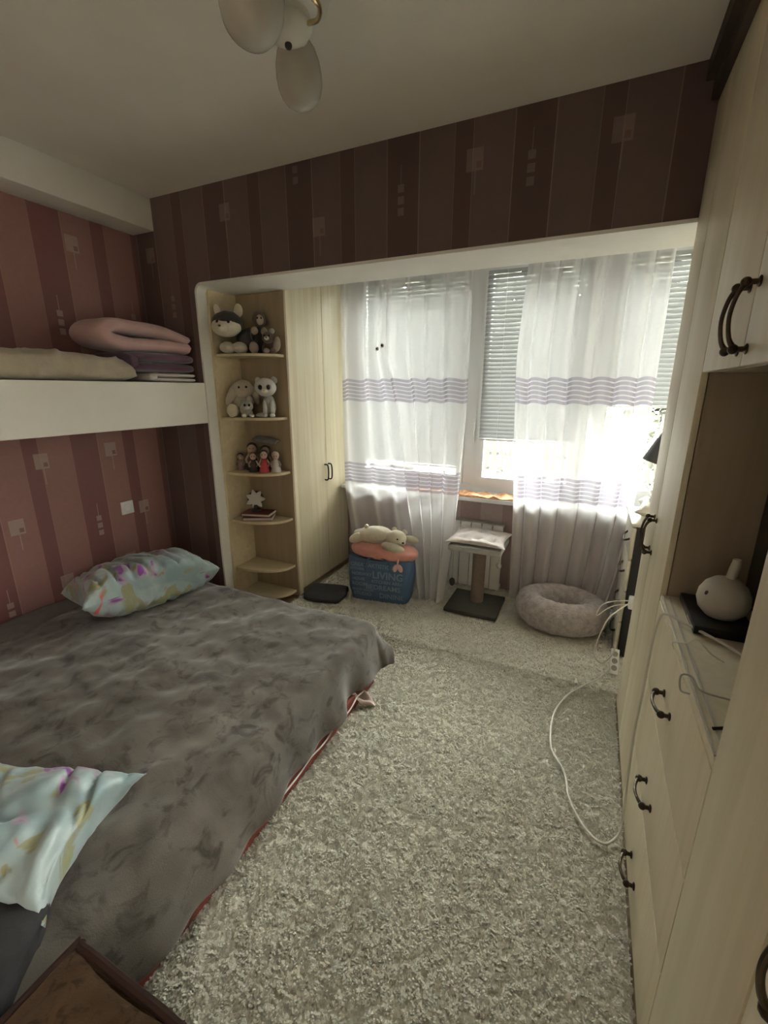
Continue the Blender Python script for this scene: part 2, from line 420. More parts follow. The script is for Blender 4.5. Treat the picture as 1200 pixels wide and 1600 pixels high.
def tube(pts, r, n=8, sub=6):
    p = smooth_path(pts, sub) if sub else [Vector(q) for q in pts]
    v = []; f = []; up = Vector((0, 0, 1)); prev = None
    for i, q in enumerate(p):
        d = (p[min(i+1, len(p)-1)]-p[max(i-1, 0)]).normalized()
        if prev is None: a = d.cross(up if abs(d.z) < .95 else Vector((1, 0, 0))).normalized()
        else: a = (prev-d*prev.dot(d)).normalized()
        prev = a; b = d.cross(a); rr = r(i/(len(p)-1)) if callable(r) else r
        for k in range(n):
            t = 2*math.pi*k/n; v.append(q+a*math.cos(t)*rr+b*math.sin(t)*rr)
    for i in range(len(p)-1):
        for k in range(n): f.append((i*n+k, i*n+(k+1) % n, (i+1)*n+(k+1) % n, (i+1)*n+k))
    f.append(tuple(range(n-1, -1, -1))); f.append(tuple((len(p)-1)*n+k for k in range(n)))
    return G().add(v, f)
def spow(c, e): return math.copysign(abs(c)**e, c)
def ell(c, s, rot=(0, 0, 0), nu=20, nv=12, e1=1, e2=1, amp=0, fr=8, seed=0):
    """(super)ellipsoid, optional lumpy displacement; rot in degrees"""
    m = Euler([R(a) for a in rot]).to_matrix(); v = []; f = []; C = Vector(c)
    def pt(th, ph):
        q = Vector((spow(math.cos(ph), e1)*spow(math.cos(th), e2)*s[0], spow(math.cos(ph), e1)*spow(math.sin(th), e2)*s[1], spow(math.sin(ph), e1)*s[2]))
        if amp:
            d = noise.noise(q*fr+Vector((seed, seed*1.7, 0)))+.5*noise.noise(q*fr*2.3+Vector((0, seed, 3)))
            q += q.normalized()*d*amp
        return C+m @ q
    v.append(pt(0, -math.pi/2))
    for j in range(1, nv):
        for i in range(nu): v.append(pt(2*math.pi*i/nu-math.pi, -math.pi/2+math.pi*j/nv))
    v.append(pt(0, math.pi/2)); L = len(v)-1
    for i in range(nu): f.append((0, 1+(i+1) % nu, 1+i)); f.append((L, L-nu+i, L-nu+(i+1) % nu))
    for j in range(nv-2):
        for i in range(nu): a = 1+j*nu; f.append((a+i, a+(i+1) % nu, a+nu+(i+1) % nu, a+nu+i))
    return G().add(v, f)
def grid(nu, nv, fn, closed=False):
    v = [fn(i/(nu-1), j/(nv-1)) for j in range(nv) for i in range(nu)]
    f = [(j*nu+i, j*nu+i+1, (j+1)*nu+i+1, (j+1)*nu+i) for j in range(nv-1) for i in range(nu-1)]
    return G().add(v, f)
def prism(poly, z0, z1):
    n = len(poly); v = [(x, y, z0) for x, y in poly]+[(x, y, z1) for x, y in poly]
    f = [tuple(range(n-1, -1, -1)), tuple(range(n, 2*n))]+[(i, (i+1) % n, n+(i+1) % n, n+i) for i in range(n)]
    return G().add(v, f)
def cushion(hx, hy, hz, nu=46, nv=40, pinch=.10, wr=.010, seed=1, fr=7):
    """pillow with pinched corners and wrinkles, centred at origin, lying flat"""
    g = G()
    def pt(a, b, s):
        x = a*2-1; y = b*2-1
        k = max(0, (1-abs(x)**3.2))*max(0, (1-abs(y)**3.2))
        h = hz*(k**.48)
        cx = hx*x*(1-pinch*(1-abs(x))*0-pinch*(1-y*y)*abs(x)**6*.6); cy = hy*y*(1-pinch*(1-x*x)*abs(y)**6*.6)
        edge = 1-max(abs(x), abs(y))
        d = noise.noise(Vector((x*fr*.45+seed, y*fr*.3, s*3)))*wr+noise.noise(Vector((x*fr*1.7, y*fr*.9+seed, s)))*wr*.22
        rd = max(0, .25-abs(noise.noise(Vector((x*fr*.9+seed*3+y*.8, y*fr*.22, s*2+5)))))/.25*wr*.9
        return (cx, cy, s*(h+(d-rd)*min(1, edge*5+.15)))
    t = grid(nu, nv, lambda a, b: pt(a, b, 1)); q = grid(nu, nv, lambda a, b: pt(a, b, -1))
    g.add(t.v, t.f); g.add(q.v, [tuple(reversed(f)) for f in q.f]); return g
def text_mesh(s, size):
    c = bpy.data.curves.new('t', 'FONT'); c.body = s; c.size = size; c.align_x = 'LEFT'
    c.extrude = .0006; c.offset = size*.02; c.resolution_u = 3
    o = bpy.data.objects.new('t', c); COL.objects.link(o)
    me = bpy.data.meshes.new_from_object(o)
    g = G().add([v.co[:] for v in me.vertices], [tuple(p.vertices) for p in me.polygons])
    bpy.data.objects.remove(o); bpy.data.curves.remove(c); bpy.data.meshes.remove(me)
    return g

# ------------------------------------------------------------------ structure
XL, XJ, XRW, YB, YL, YW, YF, H, ZH, ZA = -2.73, -2.259, .79, 2.165, 2.49, 3.25, -1.6, 2.6, 2.118, 2.45
XC = .268                                            # face of the wall unit
struct('floor', box(-2.9, 2.0, YF-.1, 3.4, -.12, 0), 'floor')
struct('ceiling', box(-2.9, .95, YF-.1, YB+.02, H, H+.12), 'ceil')
struct('ceiling_alcove', box(-2.4, 2.0, YB+.02, 3.4, ZA, ZA+.12), 'soffit')
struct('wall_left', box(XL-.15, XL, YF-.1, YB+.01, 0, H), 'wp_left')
DY0, DY1, DZ = -1.00, -.85, 2.05                       # unseen opening added behind the viewer, lets sky in as fill light
struct('wall_right', merge(box(XRW, XRW+.15, YF-.1, DY0, 0, H), box(XRW, XRW+.15, DY1, YB, 0, H), box(XRW, XRW+.15, DY0, DY1, DZ, H)), 'white')
# wall behind the viewer
struct('wall_front', box(XL-.1, XRW+.1, YF-.12, YF, 0, H), 'white')
# back wall: pier, lintel with a rounded corner at the opening
RC = .055
arc = [(XJ+RC-RC*math.cos(t), ZH-RC+RC*math.sin(t)) for t in [math.pi/2*i/8 for i in range(9)]]
poly = [(XL-.1, 0), (XJ, 0)]+arc+[(1.9, ZH), (1.9, H), (XL-.1, H)]
n = len(poly)
def xz_prism(poly, y0, y1):
    g = prism(poly, 0, 1); g.v = [(x, y0+(y1-y0)*z, q) for x, q, z in g.v]; g.f = [tuple(reversed(f)) for f in g.f]; return g
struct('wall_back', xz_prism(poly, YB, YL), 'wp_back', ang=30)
# white plaster reveal lining the opening
ap = [(XJ, 0)]+arc+[(XRW+.1, ZH)]
off = .014
inner = [(XJ+off, 0)]+[(XJ+RC-(RC-off)*math.cos(t), ZH-RC+(RC-off)*math.sin(t)) for t in [math.pi/2*i/8 for i in range(9)]]+[(XRW+.1, ZH-off)]
g = G()
for y in (YB-.004, YL+.002):
    g.v += [(x, y, z) for x, z in ap]; g.v += [(x, y, z) for x, z in inner]
k = len(ap)
for i in range(k-1):
    g.f += [(i, i+1, k+i+1, k+i), (2*k+i, 3*k+i, 3*k+i+1, 2*k+i+1), (k+i, k+i+1, 3*k+i+1, 3*k+i)]
struct('trim_opening', g, 'soffit', ang=30)
# ceiling beam over the left wall
struct('trim_beam', box(XL, -2.543, YF, YB, 2.426, H, .006), 'ceil')
struct('wall_alcove_right', box(1.75, 1.9, YB, 3.5, 0, ZA), 'soffit')
struct('wall_alcove_back', box(XRW+.1, 1.8, YB, YL, 0, ZH), 'soffit')
W2X0, W2X1 = .82, 1.73
struct('wall_alcove_left', box(-2.42, -2.265, YL, 3.4, 0, ZA), 'soffit')
WX0, WX1, WZ0, WZ1 = -1.80, .74, .765, 2.38
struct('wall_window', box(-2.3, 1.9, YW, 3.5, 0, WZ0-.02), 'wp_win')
struct('wall_window_upper', merge(box(-2.3, WX0, YW, 3.5, WZ0-.02, ZA), box(WX1, W2X0, YW, 3.5, WZ0-.02, ZA), box(W2X1, 1.9, YW, 3.5, WZ0-.02, ZA), box(WX0, WX1, YW, 3.5, WZ1, ZA), box(W2X0, W2X1, YW, 3.5, WZ1, ZA)), 'soffit')
struct('trim_windowsill', box(-1.82, .76, 3.09, 3.34, .722, .752, .008), 'pvc')
# window: outer frame, mullion posts, three sashes with panes
win = thing('window_1', None, None, (-.53, 3.36, .752)); win['kind'] = 'structure'
FY0, FY1 = 3.30, 3.37
POSTS = [-.81, -.02]
part('outer_frame', merge(box(WX0, WX1, FY0, FY1, .752, .81), box(WX0, WX1, FY0, FY1, 2.33, WZ1), box(WX0, WX0+.06, FY0, FY1, .81, 2.33), box(WX1-.06, WX1, FY0, FY1, .81, 2.33)), 'pvc', win)
for px in POSTS: part('mullion', box(px-.05, px+.05, FY0, FY1, .81, 2.33, .006), 'pvc', win)
edges = [WX0+.06, POSTS[0]-.05, POSTS[0]+.05, POSTS[1]-.05, POSTS[1]+.05, WX1-.06]
SASH = []
for i in range(3):
    a, b = edges[2*i], edges[2*i+1]
    s = part('sash', merge(box(a, b, 3.285, 3.345, .81, .87), box(a, b, 3.285, 3.345, 2.27, 2.33), box(a, a+.05, 3.285, 3.345, .87, 2.27), box(b-.05, b, 3.285, 3.345, .87, 2.27)), 'pvc', win)
    part('pane', box(a+.045, b-.045, 3.312, 3.322, .865, 2.275), 'glass', s)
    SASH.append((a, b))
hd = part('window_handle', merge(box(-.795, -.775, 3.262, 3.286, 1.22, 1.30, .004), box(-.793, -.777, 3.25, 3.264, 1.13, 1.28, .004)), 'pvc', win)

added_win = thing('added_window', None, None, (1.25, 3.36, .752)); added_win['kind'] = 'structure'  # unseen window added behind the cabinets to bring more daylight into the alcove
part('outer_frame', merge(box(W2X0, W2X1, FY0, FY1, .746, .81), box(W2X0, W2X1, FY0, FY1, 2.33, WZ1), box(W2X0, W2X0+.06, FY0, FY1, .81, 2.33), box(W2X1-.06, W2X1, FY0, FY1, .81, 2.33)), 'pvc', added_win)
part('pane', box(W2X0+.055, W2X1-.055, 3.33, 3.34, .805, 2.335), 'glass', added_win)

# ------------------------------------------------------------------ carpets
def carpet(name, label, x0, x1, y0, y1, n_tuft, mat, hgt, seed, fade=None):
    t = thing(name, label, 'carpet', ((x0+x1)/2, (y0+y1)/2, 0))
    def pt(a, b):
        x = x0+(x1-x0)*a; y = y0+(y1-y0)*b
        return (x, y, .012+.003*noise.noise(Vector((x*22, y*22, seed))))
    nx = int((x1-x0)/.025)+2; ny = int((y1-y0)/.025)+2
    g = grid(nx, ny, pt)
    part('backing', merge(g, box(x0, x1, y0, y1, 0, .008)), mat, t)
    r = np.random.default_rng(seed)
    y = r.uniform(0, 1, n_tuft)
    if fade: y = y**fade
    px = r.uniform(x0, x1, n_tuft); py = y0+(y1-y0)*y
    # lean follows a smooth clumpy field
    ph = np.zeros(n_tuft); bulk = np.zeros(n_tuft)
    for q in range(26):
        a_ = r.uniform(0, 6.283); f_ = r.uniform(35, 130); o_ = r.uniform(0, 6.283); c_ = np.sin((px*math.cos(a_)+py*math.sin(a_))*f_+o_)
        ph += c_*.42
        if q % 2: bulk += c_*.28
    ang = ph*1.7+r.normal(0, .8, n_tuft); lean = hgt*(.5+.5*r.random(n_tuft))
    hh = hgt*(.65+.5*r.random(n_tuft))*(1+.22*np.clip(bulk, -1.5, 1.5)*.6)
    wd = .0022+.0016*r.random(n_tuft)
    dx, dy = np.cos(ang), np.sin(ang); sx, sy = -dy*wd, dx*wd
    z0 = np.full(n_tuft, .010)
    def ring(k, s, zz): return np.stack([px+dx*lean*k+sx*s, py+dy*lean*k+sy*s, zz], 1), np.stack([px+dx*lean*k-sx*s, py+dy*lean*k-sy*s, zz], 1)
    a0, b0 = ring(0, 1, z0); a1, b1 = ring(.3, 1.1, z0+hh*.65); a2, b2 = ring(1, .55, z0+hh)
    V = np.stack([a0, b0, b1, a1, b2, a2], 1).reshape(-1, 3)
    V -= np.array([(x0+x1)/2, (y0+y1)/2, 0])
    i = np.arange(n_tuft)[:, None]*6
    F = np.concatenate([i+np.array([[0, 1, 2, 3]]), i+np.array([[3, 2, 4, 5]])], 0)
    me = bpy.data.meshes.new('pile'); me.vertices.add(len(V)); me.vertices.foreach_set('co', V.astype(np.float32).ravel())
    me.loops.add(F.size); me.loops.foreach_set('vertex_index', F.astype(np.int32).ravel())
    me.polygons.add(len(F)); me.polygons.foreach_set('loop_start', np.arange(len(F), dtype=np.int32)*4)
    me.update(calc_edges=True); me.materials.append(MT[mat+'_pile'])
    me.polygons.foreach_set('use_smooth', np.ones(len(F), dtype=bool))
    o = bpy.data.objects.new('pile', me); COL.objects.link(o); o.parent = t; o['kind'] = 'stuff'
    return t
carpet('shag_carpet', 'large beige shag carpet covering the floor beside the bed', -1.05, .262, -.5, 2.245, 210000, 'carpet', .0095, 3, 1.25)
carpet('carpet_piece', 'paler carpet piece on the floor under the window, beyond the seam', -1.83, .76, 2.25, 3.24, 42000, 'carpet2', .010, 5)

# ------------------------------------------------------------------ bed
bed = thing('bed', 'low red-brown bed base with mattress under the grey throw', 'bed', (-1.8, .9, 0))
part('base', box(-2.70, -.887, -.10, 1.80, 0, .085, .006), 'red', bed)
part('side_rail', box(-2.70, -.93, -.10, 1.82, .085, .13), 'red', bed)
part('mattress', box(-2.71, -.955, -.12, 1.83, .13, .285, .04, 4), 'sheet', bed)
part('sheet_edge', tube([(-.874+.004*math.sin(k*1.9), 1.0+.066*k, .068+.005*math.sin(k*2.3)) for k in range(11)], .0035, 7, 4), 'sheet', bed)
# a pink corner of the under-sheet sticking out on the floor
def pk(a, b):
    x = -.93+.13*b; y = 1.62+.10*(a-.5)*(1-.75*b)+.02*b
    return (x, y, .13-.115*b**.6+.018*math.sin(a*9)*(1-b)+.012*math.sin(b*8+a*3))
pg = grid(14, 14, pk); pg.add([(x, y, z-.004) for x, y, z in pg.v[:196]], [tuple(reversed(f)) for f in pg.f[:169]])
part('pink_sheet_corner', pg, 'pinksheet', bed)

XE, YE, RB = -.955, 1.845, .055
def blanket_pt(a, b):
    A = -2.50+(XE+.266+2.50)*a                     # blanket coordinates: across ...
    far = .15+.03*math.sin(A*5)
    B = -.20+(YE+far+.20)*b                        # ... and along the bed
    # far edge eases back towards the pillow side
    B -= max(0, b-.75)*4*max(0, (-1.2-A))*.16
    if A < -2.42: pass
    ex, ey = max(0, A-XE), max(0, B-YE)
    e = math.hypot(ex, ey)
    x, y = min(A, XE), min(B, YE)
    # wrinkles on the top
    p = Vector((A*2.3, B*2.3, .3)); q = Vector((A*1.1+B*1.6, (B-A)*4.2, 1.7))
    wz = .016*noise.noise(p)+.010*noise.noise(q)+.012*noise.noise(p*3.1)+.006*noise.noise(p*7.3)
    rd = abs(noise.noise(Vector((A*3.1-B*2.2, (A+B)*1.3, 4.4)))); wz += .007*max(0, .45-rd)/.45
    top = .318+wz
    if e <= 1e-6: return (x, y, top)
    ux, uy = ex/e, ey/e
    ang = min(e/RB, math.pi/2)
    out = RB*math.sin(ang); drop = RB*(1-math.cos(ang))
    rest = max(0, e-RB*math.pi/2)
    corner = min(ux, uy)*1.41
    tfold = A*7*uy+B*7*ux
    flare = .10+.55*corner+.05*math.sin(B*6.3+.8)*ux
    fold = .020*(1+math.sin(B*11+2*math.sin(B*4)))*ux+.010*math.sin(B*27+1)*ux+.02*math.sin(A*15)*uy
    k = min(1, rest/.18)
    out += rest*flare*(.8)+fold*k
    drop += rest*math.sqrt(max(.1, 1-min(.9, flare)**2))
    hemlift = .007*math.sin(B*5.1)*k*ux
    z = top*(1-min(1, e/.08))+(.318+wz*.5)*min(1, e/.08)-drop+hemlift
    return (x+ux*out, y+uy*out, max(.018, z))
bgd = grid(190, 210, blanket_pt)
nb = len(bgd.v)
# thickness: a second layer below
und = [(x-.004*(1 if x > XE else 0), y-.004*(1 if y > YE else 0), z-.007) for x, y, z in bgd.v]
bgd.add(und, [tuple(reversed(f)) for f in bgd.f])
ring = [i for i in range(190)]+[190*j+189 for j in range(1, 210)]+[190*209+i for i in range(188, -1, -1)]+[190*j for j in range(208, 0, -1)]
bgd.f += [(ring[(i+1) % len(ring)], ring[i], ring[i]+nb, ring[(i+1) % len(ring)]+nb) for i in range(len(ring))]
bl = part('throw_blanket', bgd, 'blanket', ang=80)
tag(bl, 'crumpled dark grey plush throw spread over the whole bed', 'blanket')
# strip of dark under-blanket showing along the wall
def ub(a, b):
    y = -.15+1.97*a; x = -2.705+.27*b
    return (x, y, .304+.010*math.sin(y*7+b*3)+.008*noise.noise(Vector((x*8, y*5, 2))))
ug = grid(60, 8, ub); n0 = len(ug.v); ug.add([(x, y, z-.012) for x, y, z in ug.v], [tuple(reversed(f)) for f in ug.f])
tag(part('under_blanket', ug, 'hatgrey'), 'narrow strip of flat grey blanket between the throw and the striped wall', 'blanket')

def pillow(label, c, rz, hx, hy, hz, tilt, seed):
    g = cushion(hx, hy, hz, 76, 56, .35, .024, seed, 5)
    g.tf(Matrix.Translation(c) @ Matrix.Rotation(rz, 4, 'Z') @ Matrix.Rotation(tilt, 4, 'X'))
    o = part('pillow', g, 'floral', ang=80)
    return tag(o, label, 'pillow', 'floral pillows on the bed')
pillow('teal pillow with purple and pink flowers, lying by the striped wall', (-2.25, 1.55, .44), R(72), .36, .235, .145, R(-8), 2.3)
pillow('shiny teal and purple floral pillow at the near end of the bed', (-1.31, .365, .412), R(20), .33, .185, .085, R(4), 6.1)

# brown plush pouf and dark garment at the near end
pf = thing('pouf', 'brown plush square pouf with dark piping beside the bed', 'pouf', (-.70, .09, 0))
part('body', box(-.85, -.545, -.20, .315, .012, .385, .02, 3), 'brownplush', pf)
part('top_pad', cushion(.152, .257, .03, 30, 30, .1, .006, 3).tf(Matrix.Translation((-.6975, .058, .395))), 'brownplush', pf)
part('piping', tube([(-.85, -.2, .392), (-.85, .05, .392), (-.848, .30, .392), (-.83, .316, .392), (-.7, .317, .392), (-.56, .316, .392), (-.544, .30, .392), (-.543, .05, .392), (-.545, -.2, .392)], .010, 8, 5), 'darktrim', pf)
dg = ell((-1.02, .20, .375), (.115, .12, .06), (0, 0, 25), 30, 18, .7, .6, .022, 11, 4)
tag(part('garment', dg, 'darkcloth'), 'crumpled charcoal garment on the bed next to the brown pouf', 'garment')

# ------------------------------------------------------------------ white wall shelf and linens
ws = thing('wall_shelf', 'thick white built-in shelf running along the striped left wall', 'shelf', (-2.49, .3, 1.294))
part('body', box(XL, -2.251, YF, YB-.005, 1.294, 1.544, .006), 'white', ws)
def folded(y0, y1, z0, z1, x0, x1, layers, seed, openleft=True, wob=.012):
    """folded textile: a serpentine of thick layers, folds at both ends"""
    g = G(); t = (z1-z0)/layers
    for i in range(layers):
        za, zb = z0+t*i, z0+t*(i+1)
        s = ell(((x0+x1)/2, (y0+y1)/2, (za+zb)/2), ((x1-x0)/2, (y1-y0)/2, t/2*1.04), (0, 0, 0), 56, 16, .55, .35, 0)
        out = []
        for x, y, z in s.v:
            d = Vector((x*5, y*5, z*2+seed))
            k = noise.noise(d); k2 = noise.noise(d*2.7)
            out.append((min(x1, x+.6*wob*k), y+wob*k2*.8, z+wob*(.8*k+.5*k2)*(z-z0)/(z1-z0+1e-6)))
        g.add(out, s.f)
    # end fold joining two layers
    for i in range(layers-1):
        yy = y0 if i % 2 == 0 else y1
        zc = z0+t*(i+1)
        g2 = ell(((x0+x1)/2, yy+(.02 if i % 2 == 0 else -.02), zc), ((x1-x0)/2*.96, .035, t*.93), (0, 0, 0), 40, 14, .7, .5, .004, 20, seed)
        g.add([(min(x, x1), y, max(z, z0)) for x, y, z in g2.v], g2.f)
    return g
# beige blanket: long roll
def beige():
    g = G(); n = 90; m = 28; v = []; f = []
    for j in range(n):
        u = j/(n-1); y = .55+(1.775-.55)*u
        hgt = .128-.03*max(0, (u-.72)/.28)**1.5-.010*math.sin(u*7); endk = max(.02, 1-max(0, (u-.86)/.14)**2.4)**.5
        for i in range(m):
            t = 2*math.pi*i/m
            cx, cz = spow(math.cos(t), .55), spow(math.sin(t), .6)
            w_ = .165*endk*(1+.05*noise.noise(Vector((u*6, i*.2, 1))))
            k = .010*noise.noise(Vector((u*14, math.cos(t)*2, math.sin(t)*2)))+.010*max(0, .2-abs(noise.noise(Vector((u*9+cx*.8, 2.2, cz*.5)))))/.2*(1 if u > .5 else .3)
            x = -2.435+cx*(w_+k); z = 1.546+hgt/2*(1+cz*endk)+k*(1 if cz > 0 else 0)
            v.append((min(x, -2.262), y+k, z))
    for j in range(n-1):
        for i in range(m): f.append((j*m+i, j*m+(i+1) % m, (j+1)*m+(i+1) % m, (j+1)*m+i))
    f.append(tuple(range(m-1, -1, -1))); f.append(tuple((n-1)*m+i for i in range(m)))
    return g.add(v, f)
tag(part('folded_blanket', beige(), 'beige', ang=70), 'long folded beige blanket lying on the white wall shelf', 'blanket', 'folded linens on the wall shelf')
tag(part('folded_sheet', folded(1.80, 2.14, 1.546, 1.597, -2.66, -2.262, 2, 3, wob=.004), 'whitefold', ang=60), 'folded off-white sheet at the bottom of the linen pile on the shelf', 'linen', 'folded linens on the wall shelf')
tag(part('folded_throw', folded(1.70, 2.15, 1.600, 1.706, -2.67, -2.268, 2, 9, wob=.009), 'purple', ang=60), 'folded dark purple throw under the pink duvet on the shelf', 'blanket', 'folded linens on the wall shelf')
def duvet():
    # thick strip folded over at its left end, extruded across the shelf
    path = [(2.10, 1.744), (1.9, 1.746), (1.72, 1.744), (1.62, 1.756), (1.585, 1.788), (1.62, 1.822), (1.71, 1.832), (1.88, 1.826), (2.02, 1.806), (2.10, 1.790)]
    sp = smooth_path([(0, a, b) for a, b in path], 6); n = len(sp); m = 16; nx = 26; g = G(); v = []; f = []
    for k in range(nx):
        u = k/(nx-1); x = -2.57+.30*u; endk = (1-abs(2*u-1)**5)**.5 if 0 < u < 1 else .02
        for i, p in enumerate(sp):
            d = (sp[min(i+1, n-1)]-sp[max(i-1, 0)]).normalized(); nn = Vector((0, -d.z, d.y))
            th = .036*endk*(1-.25*(i/(n-1))**6)+.006*noise.noise(Vector((x*6, p.y*9, p.z*4)))
            for s in (1, -1): v.append((x, (p+nn*th*s).y, (p+nn*th*s).z+.006*noise.noise(Vector((x*5, p.y*6, 3)))))
    W = 2*n
    for k in range(nx-1):
        for i in range(n-1):
            a = k*W+2*i; b = a+2; c = a+W; e = b+W
            f += [(a, b, e, c), (a+1, c+1, e+1, b+1)]
        for i in (0, n-1):
            a = k*W+2*i; f.append((a, a+W, a+W+1, a+1) if i == 0 else (a, a+1, a+W+1, a+W))
    for k in (0, nx-1):
        for i in range(n-1):
            a = k*W+2*i; f.append((a, a+1, a+3, a+2) if k == 0 else (a, a+2, a+3, a+1))
    return g.add(v, f)
tag(part('folded_duvet', duvet(), 'pinkduvet', ang=70), 'folded dusty pink duvet on top of the linen pile on the shelf', 'duvet', 'folded linens on the wall shelf')

# wall socket on the striped wall
so = thing('wall_socket', 'square white socket on the striped wall above the far pillow', 'socket', (XL, 1.845, .705))
part('plate', box(XL, XL+.010, 1.803, 1.887, .708, .792, .003), 'pvc', so)
part('insert', lathe([(.026, 0), (.026, .004), (.021, .005), (.020, .001)], 20, (XL+.010, 1.845, .75), Matrix.Rotation(R(90), 4, 'Y')), 'pvc', so)

# ------------------------------------------------------------------ corner shelf unit and wardrobe
su = thing('corner_shelf', 'narrow ash corner shelf unit with rounded shelves holding plush toys', 'shelf unit', (-2.05, 2.4, 0))
SX0, SX1, SY0, SY1 = -2.243, -1.862, 2.235, 2.472
part('side_panel', box(SX0, SX0+.016, SY0, SY1, .012, 2.095), 'shelfwood', su)
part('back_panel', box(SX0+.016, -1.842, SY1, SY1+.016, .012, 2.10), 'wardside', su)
SHELF_Z = [.06, .262, .620, .958, 1.326, 1.722]
for z in SHELF_Z:
    pts = [(SX0+.016, SY1), (SX0+.016, SY0+.02)]
    for i in range(13):
        t = math.pi/2*i/12
        pts.append((SX0+.016+.05+(SX1-SX0-.066)*math.sin(t)**.9, SY1-.04-(SY1-SY0-.06)*math.cos(t)))
    pts.append((SX1, SY1))
    part('shelf', prism(pts, z-.016, z), 'shelfwood', su, ang=30)
wd = thing('wardrobe', 'tall pale ash wardrobe with two doors beside the window curtain', 'wardrobe', (-2.05, 2.87, 0))
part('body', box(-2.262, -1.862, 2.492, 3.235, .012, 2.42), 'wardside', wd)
part('edge_panel', box(-1.862, -1.842, 2.49, 2.53, .012, 2.42), 'ward', wd)
for i, (a, b) in enumerate(((2.532, 2.909), (2.913, 3.235))):
    d = part('door', box(-1.861, -1.843, a, b, .05, 2.41, .002), 'ward', wd)
    hy = 2.885 if i == 0 else 2.937
    part('handle', tube([(-1.845, hy, .945), (-1.815, hy, .94), (-1.808, hy, .885), (-1.815, hy, .83), (-1.845, hy, .825)], .006, 8, 5), 'bronze', d)

# ------------------------------------------------------------------ toys
CAMROT = R(41)
def plush(name, label, loc, rz, s, specs, group):
    t = thing(name, label, 'plush toy', loc, rz, group)
    for nm, c, sc, mat, *rest in specs:
        rot = rest[0] if rest else (0, 0, 0)
        small = max(sc) < .02
        part(nm, ell(tuple(x*s for x in c), tuple(x*s for x in sc), rot, 12 if small else 22, 8 if small else 14, 1, 1, 0 if small else .004*s, 22), mat, t, local=True)
    return t
# husky lying, head to the left
plush('plush_husky', 'black and white husky plush lying on the top shelf', (-2.112, 2.352, 1.724), R(36), 1.13, [
    ('body', (.085, .035, .075), (.11, .07, .075), 'darkplush', (0, 0, 10)), ('rump', (.155, .035, .065), (.06, .06, .065), 'darkplush'),
    ('head', (-.055, -.03, .155), (.085, .072, .066), 'darkplush'), ('face', (-.058, -.050, .138), (.080, .062, .052), 'whiteplush'),
    ('forehead', (-.058, -.062, .176), (.056, .046, .030), 'darkplush', (20, 0, 0)),
    ('ear', (-.105, -.02, .225), (.018, .012, .032), 'whiteplush', (0, -10, 0)), ('ear', (.005, -.02, .225), (.024, .014, .038), 'whiteplush', (0, 12, 0)),
    ('muzzle', (-.075, -.105, .128), (.034, .024, .026), 'whiteplush'), ('nose', (-.085, -.130, .134), (.008, .006, .006), 'eye'),
    ('eye', (-.040, -.105, .158), (.008, .006, .009), 'eye'), ('eye', (-.098, -.098, .158), (.008, .006, .009), 'eye'),
    ('paw', (-.06, -.065, .03), (.042, .05, .03), 'creamplush', (0, 0, 20)), ('paw', (.005, -.065, .03), (.042, .045, .03), 'creamplush', (0, 0, -15))], 'plush toys on the corner shelf')
plush('plush_monkey', 'dark brown plush monkey with tan muzzle sitting high beside the husky', (-1.985, 2.40, 1.724), R(36), 1.0, [
    ('body', (0, .005, .085), (.045, .038, .085), 'darkplush'), ('head', (0, -.01, .205), (.044, .040, .046), 'brownfur'),
    ('face', (.006, -.038, .200), (.024, .020, .030), 'tanplush'), ('hair', (0, 0, .235), (.036, .034, .026), 'brownfur'),
    ('hand', (-.030, -.048, .135), (.022, .018, .024), 'tanplush'), ('hand', (.030, -.048, .132), (.022, .018, .024), 'tanplush'),
    ('arm', (-.042, -.012, .12), (.018, .03, .042), 'darkplush'), ('arm', (.042, -.012, .12), (.018, .03, .042), 'darkplush'),
    ('foot', (-.040, -.055, .034), (.030, .028, .036), 'tanplush'), ('foot', (.032, -.05, .030), (.024, .026, .030), 'brownfur'),
    ('eye', (-.006, -.057, .208), (.005, .004, .006), 'eye'), ('eye', (.017, -.055, .208), (.005, .004, .006), 'eye')], 'plush toys on the corner shelf')
plush('plush_raccoon', 'small grey-brown plush animal with a fluffy tail at the right of the top shelf', (-1.905, 2.40, 1.724), R(30), 1.05, [
    ('body', (0, .01, .045), (.046, .036, .046), 'brownfur'), ('head', (-.012, -.018, .090), (.036, .034, .034), 'brownfur'),
    ('muzzle', (-.014, -.050, .083), (.015, .014, .012), 'palegrey'), ('nose', (-.014, -.064, .087), (.005, .004, .004), 'eye'),
    ('ear', (.012, -.005, .128), (.016, .010, .016), 'greyplush'), ('ear', (-.04, -.005, .122), (.014, .010, .014), 'brownfur'),
    ('tail', (.038, -.018, .052), (.022, .022, .045), 'tanplush', (0, 10, 0)), ('paw', (-.02, -.045, .016), (.018, .02, .015), 'tanplush'), ('paw', (.016, -.045, .016), (.018, .02, .015), 'brownfur'),
    ('eye', (-.026, -.048, .098), (.005, .004, .005), 'eye'), ('eye', (.0, -.050, .098), (.005, .004, .005), 'eye')], 'plush toys on the corner shelf')
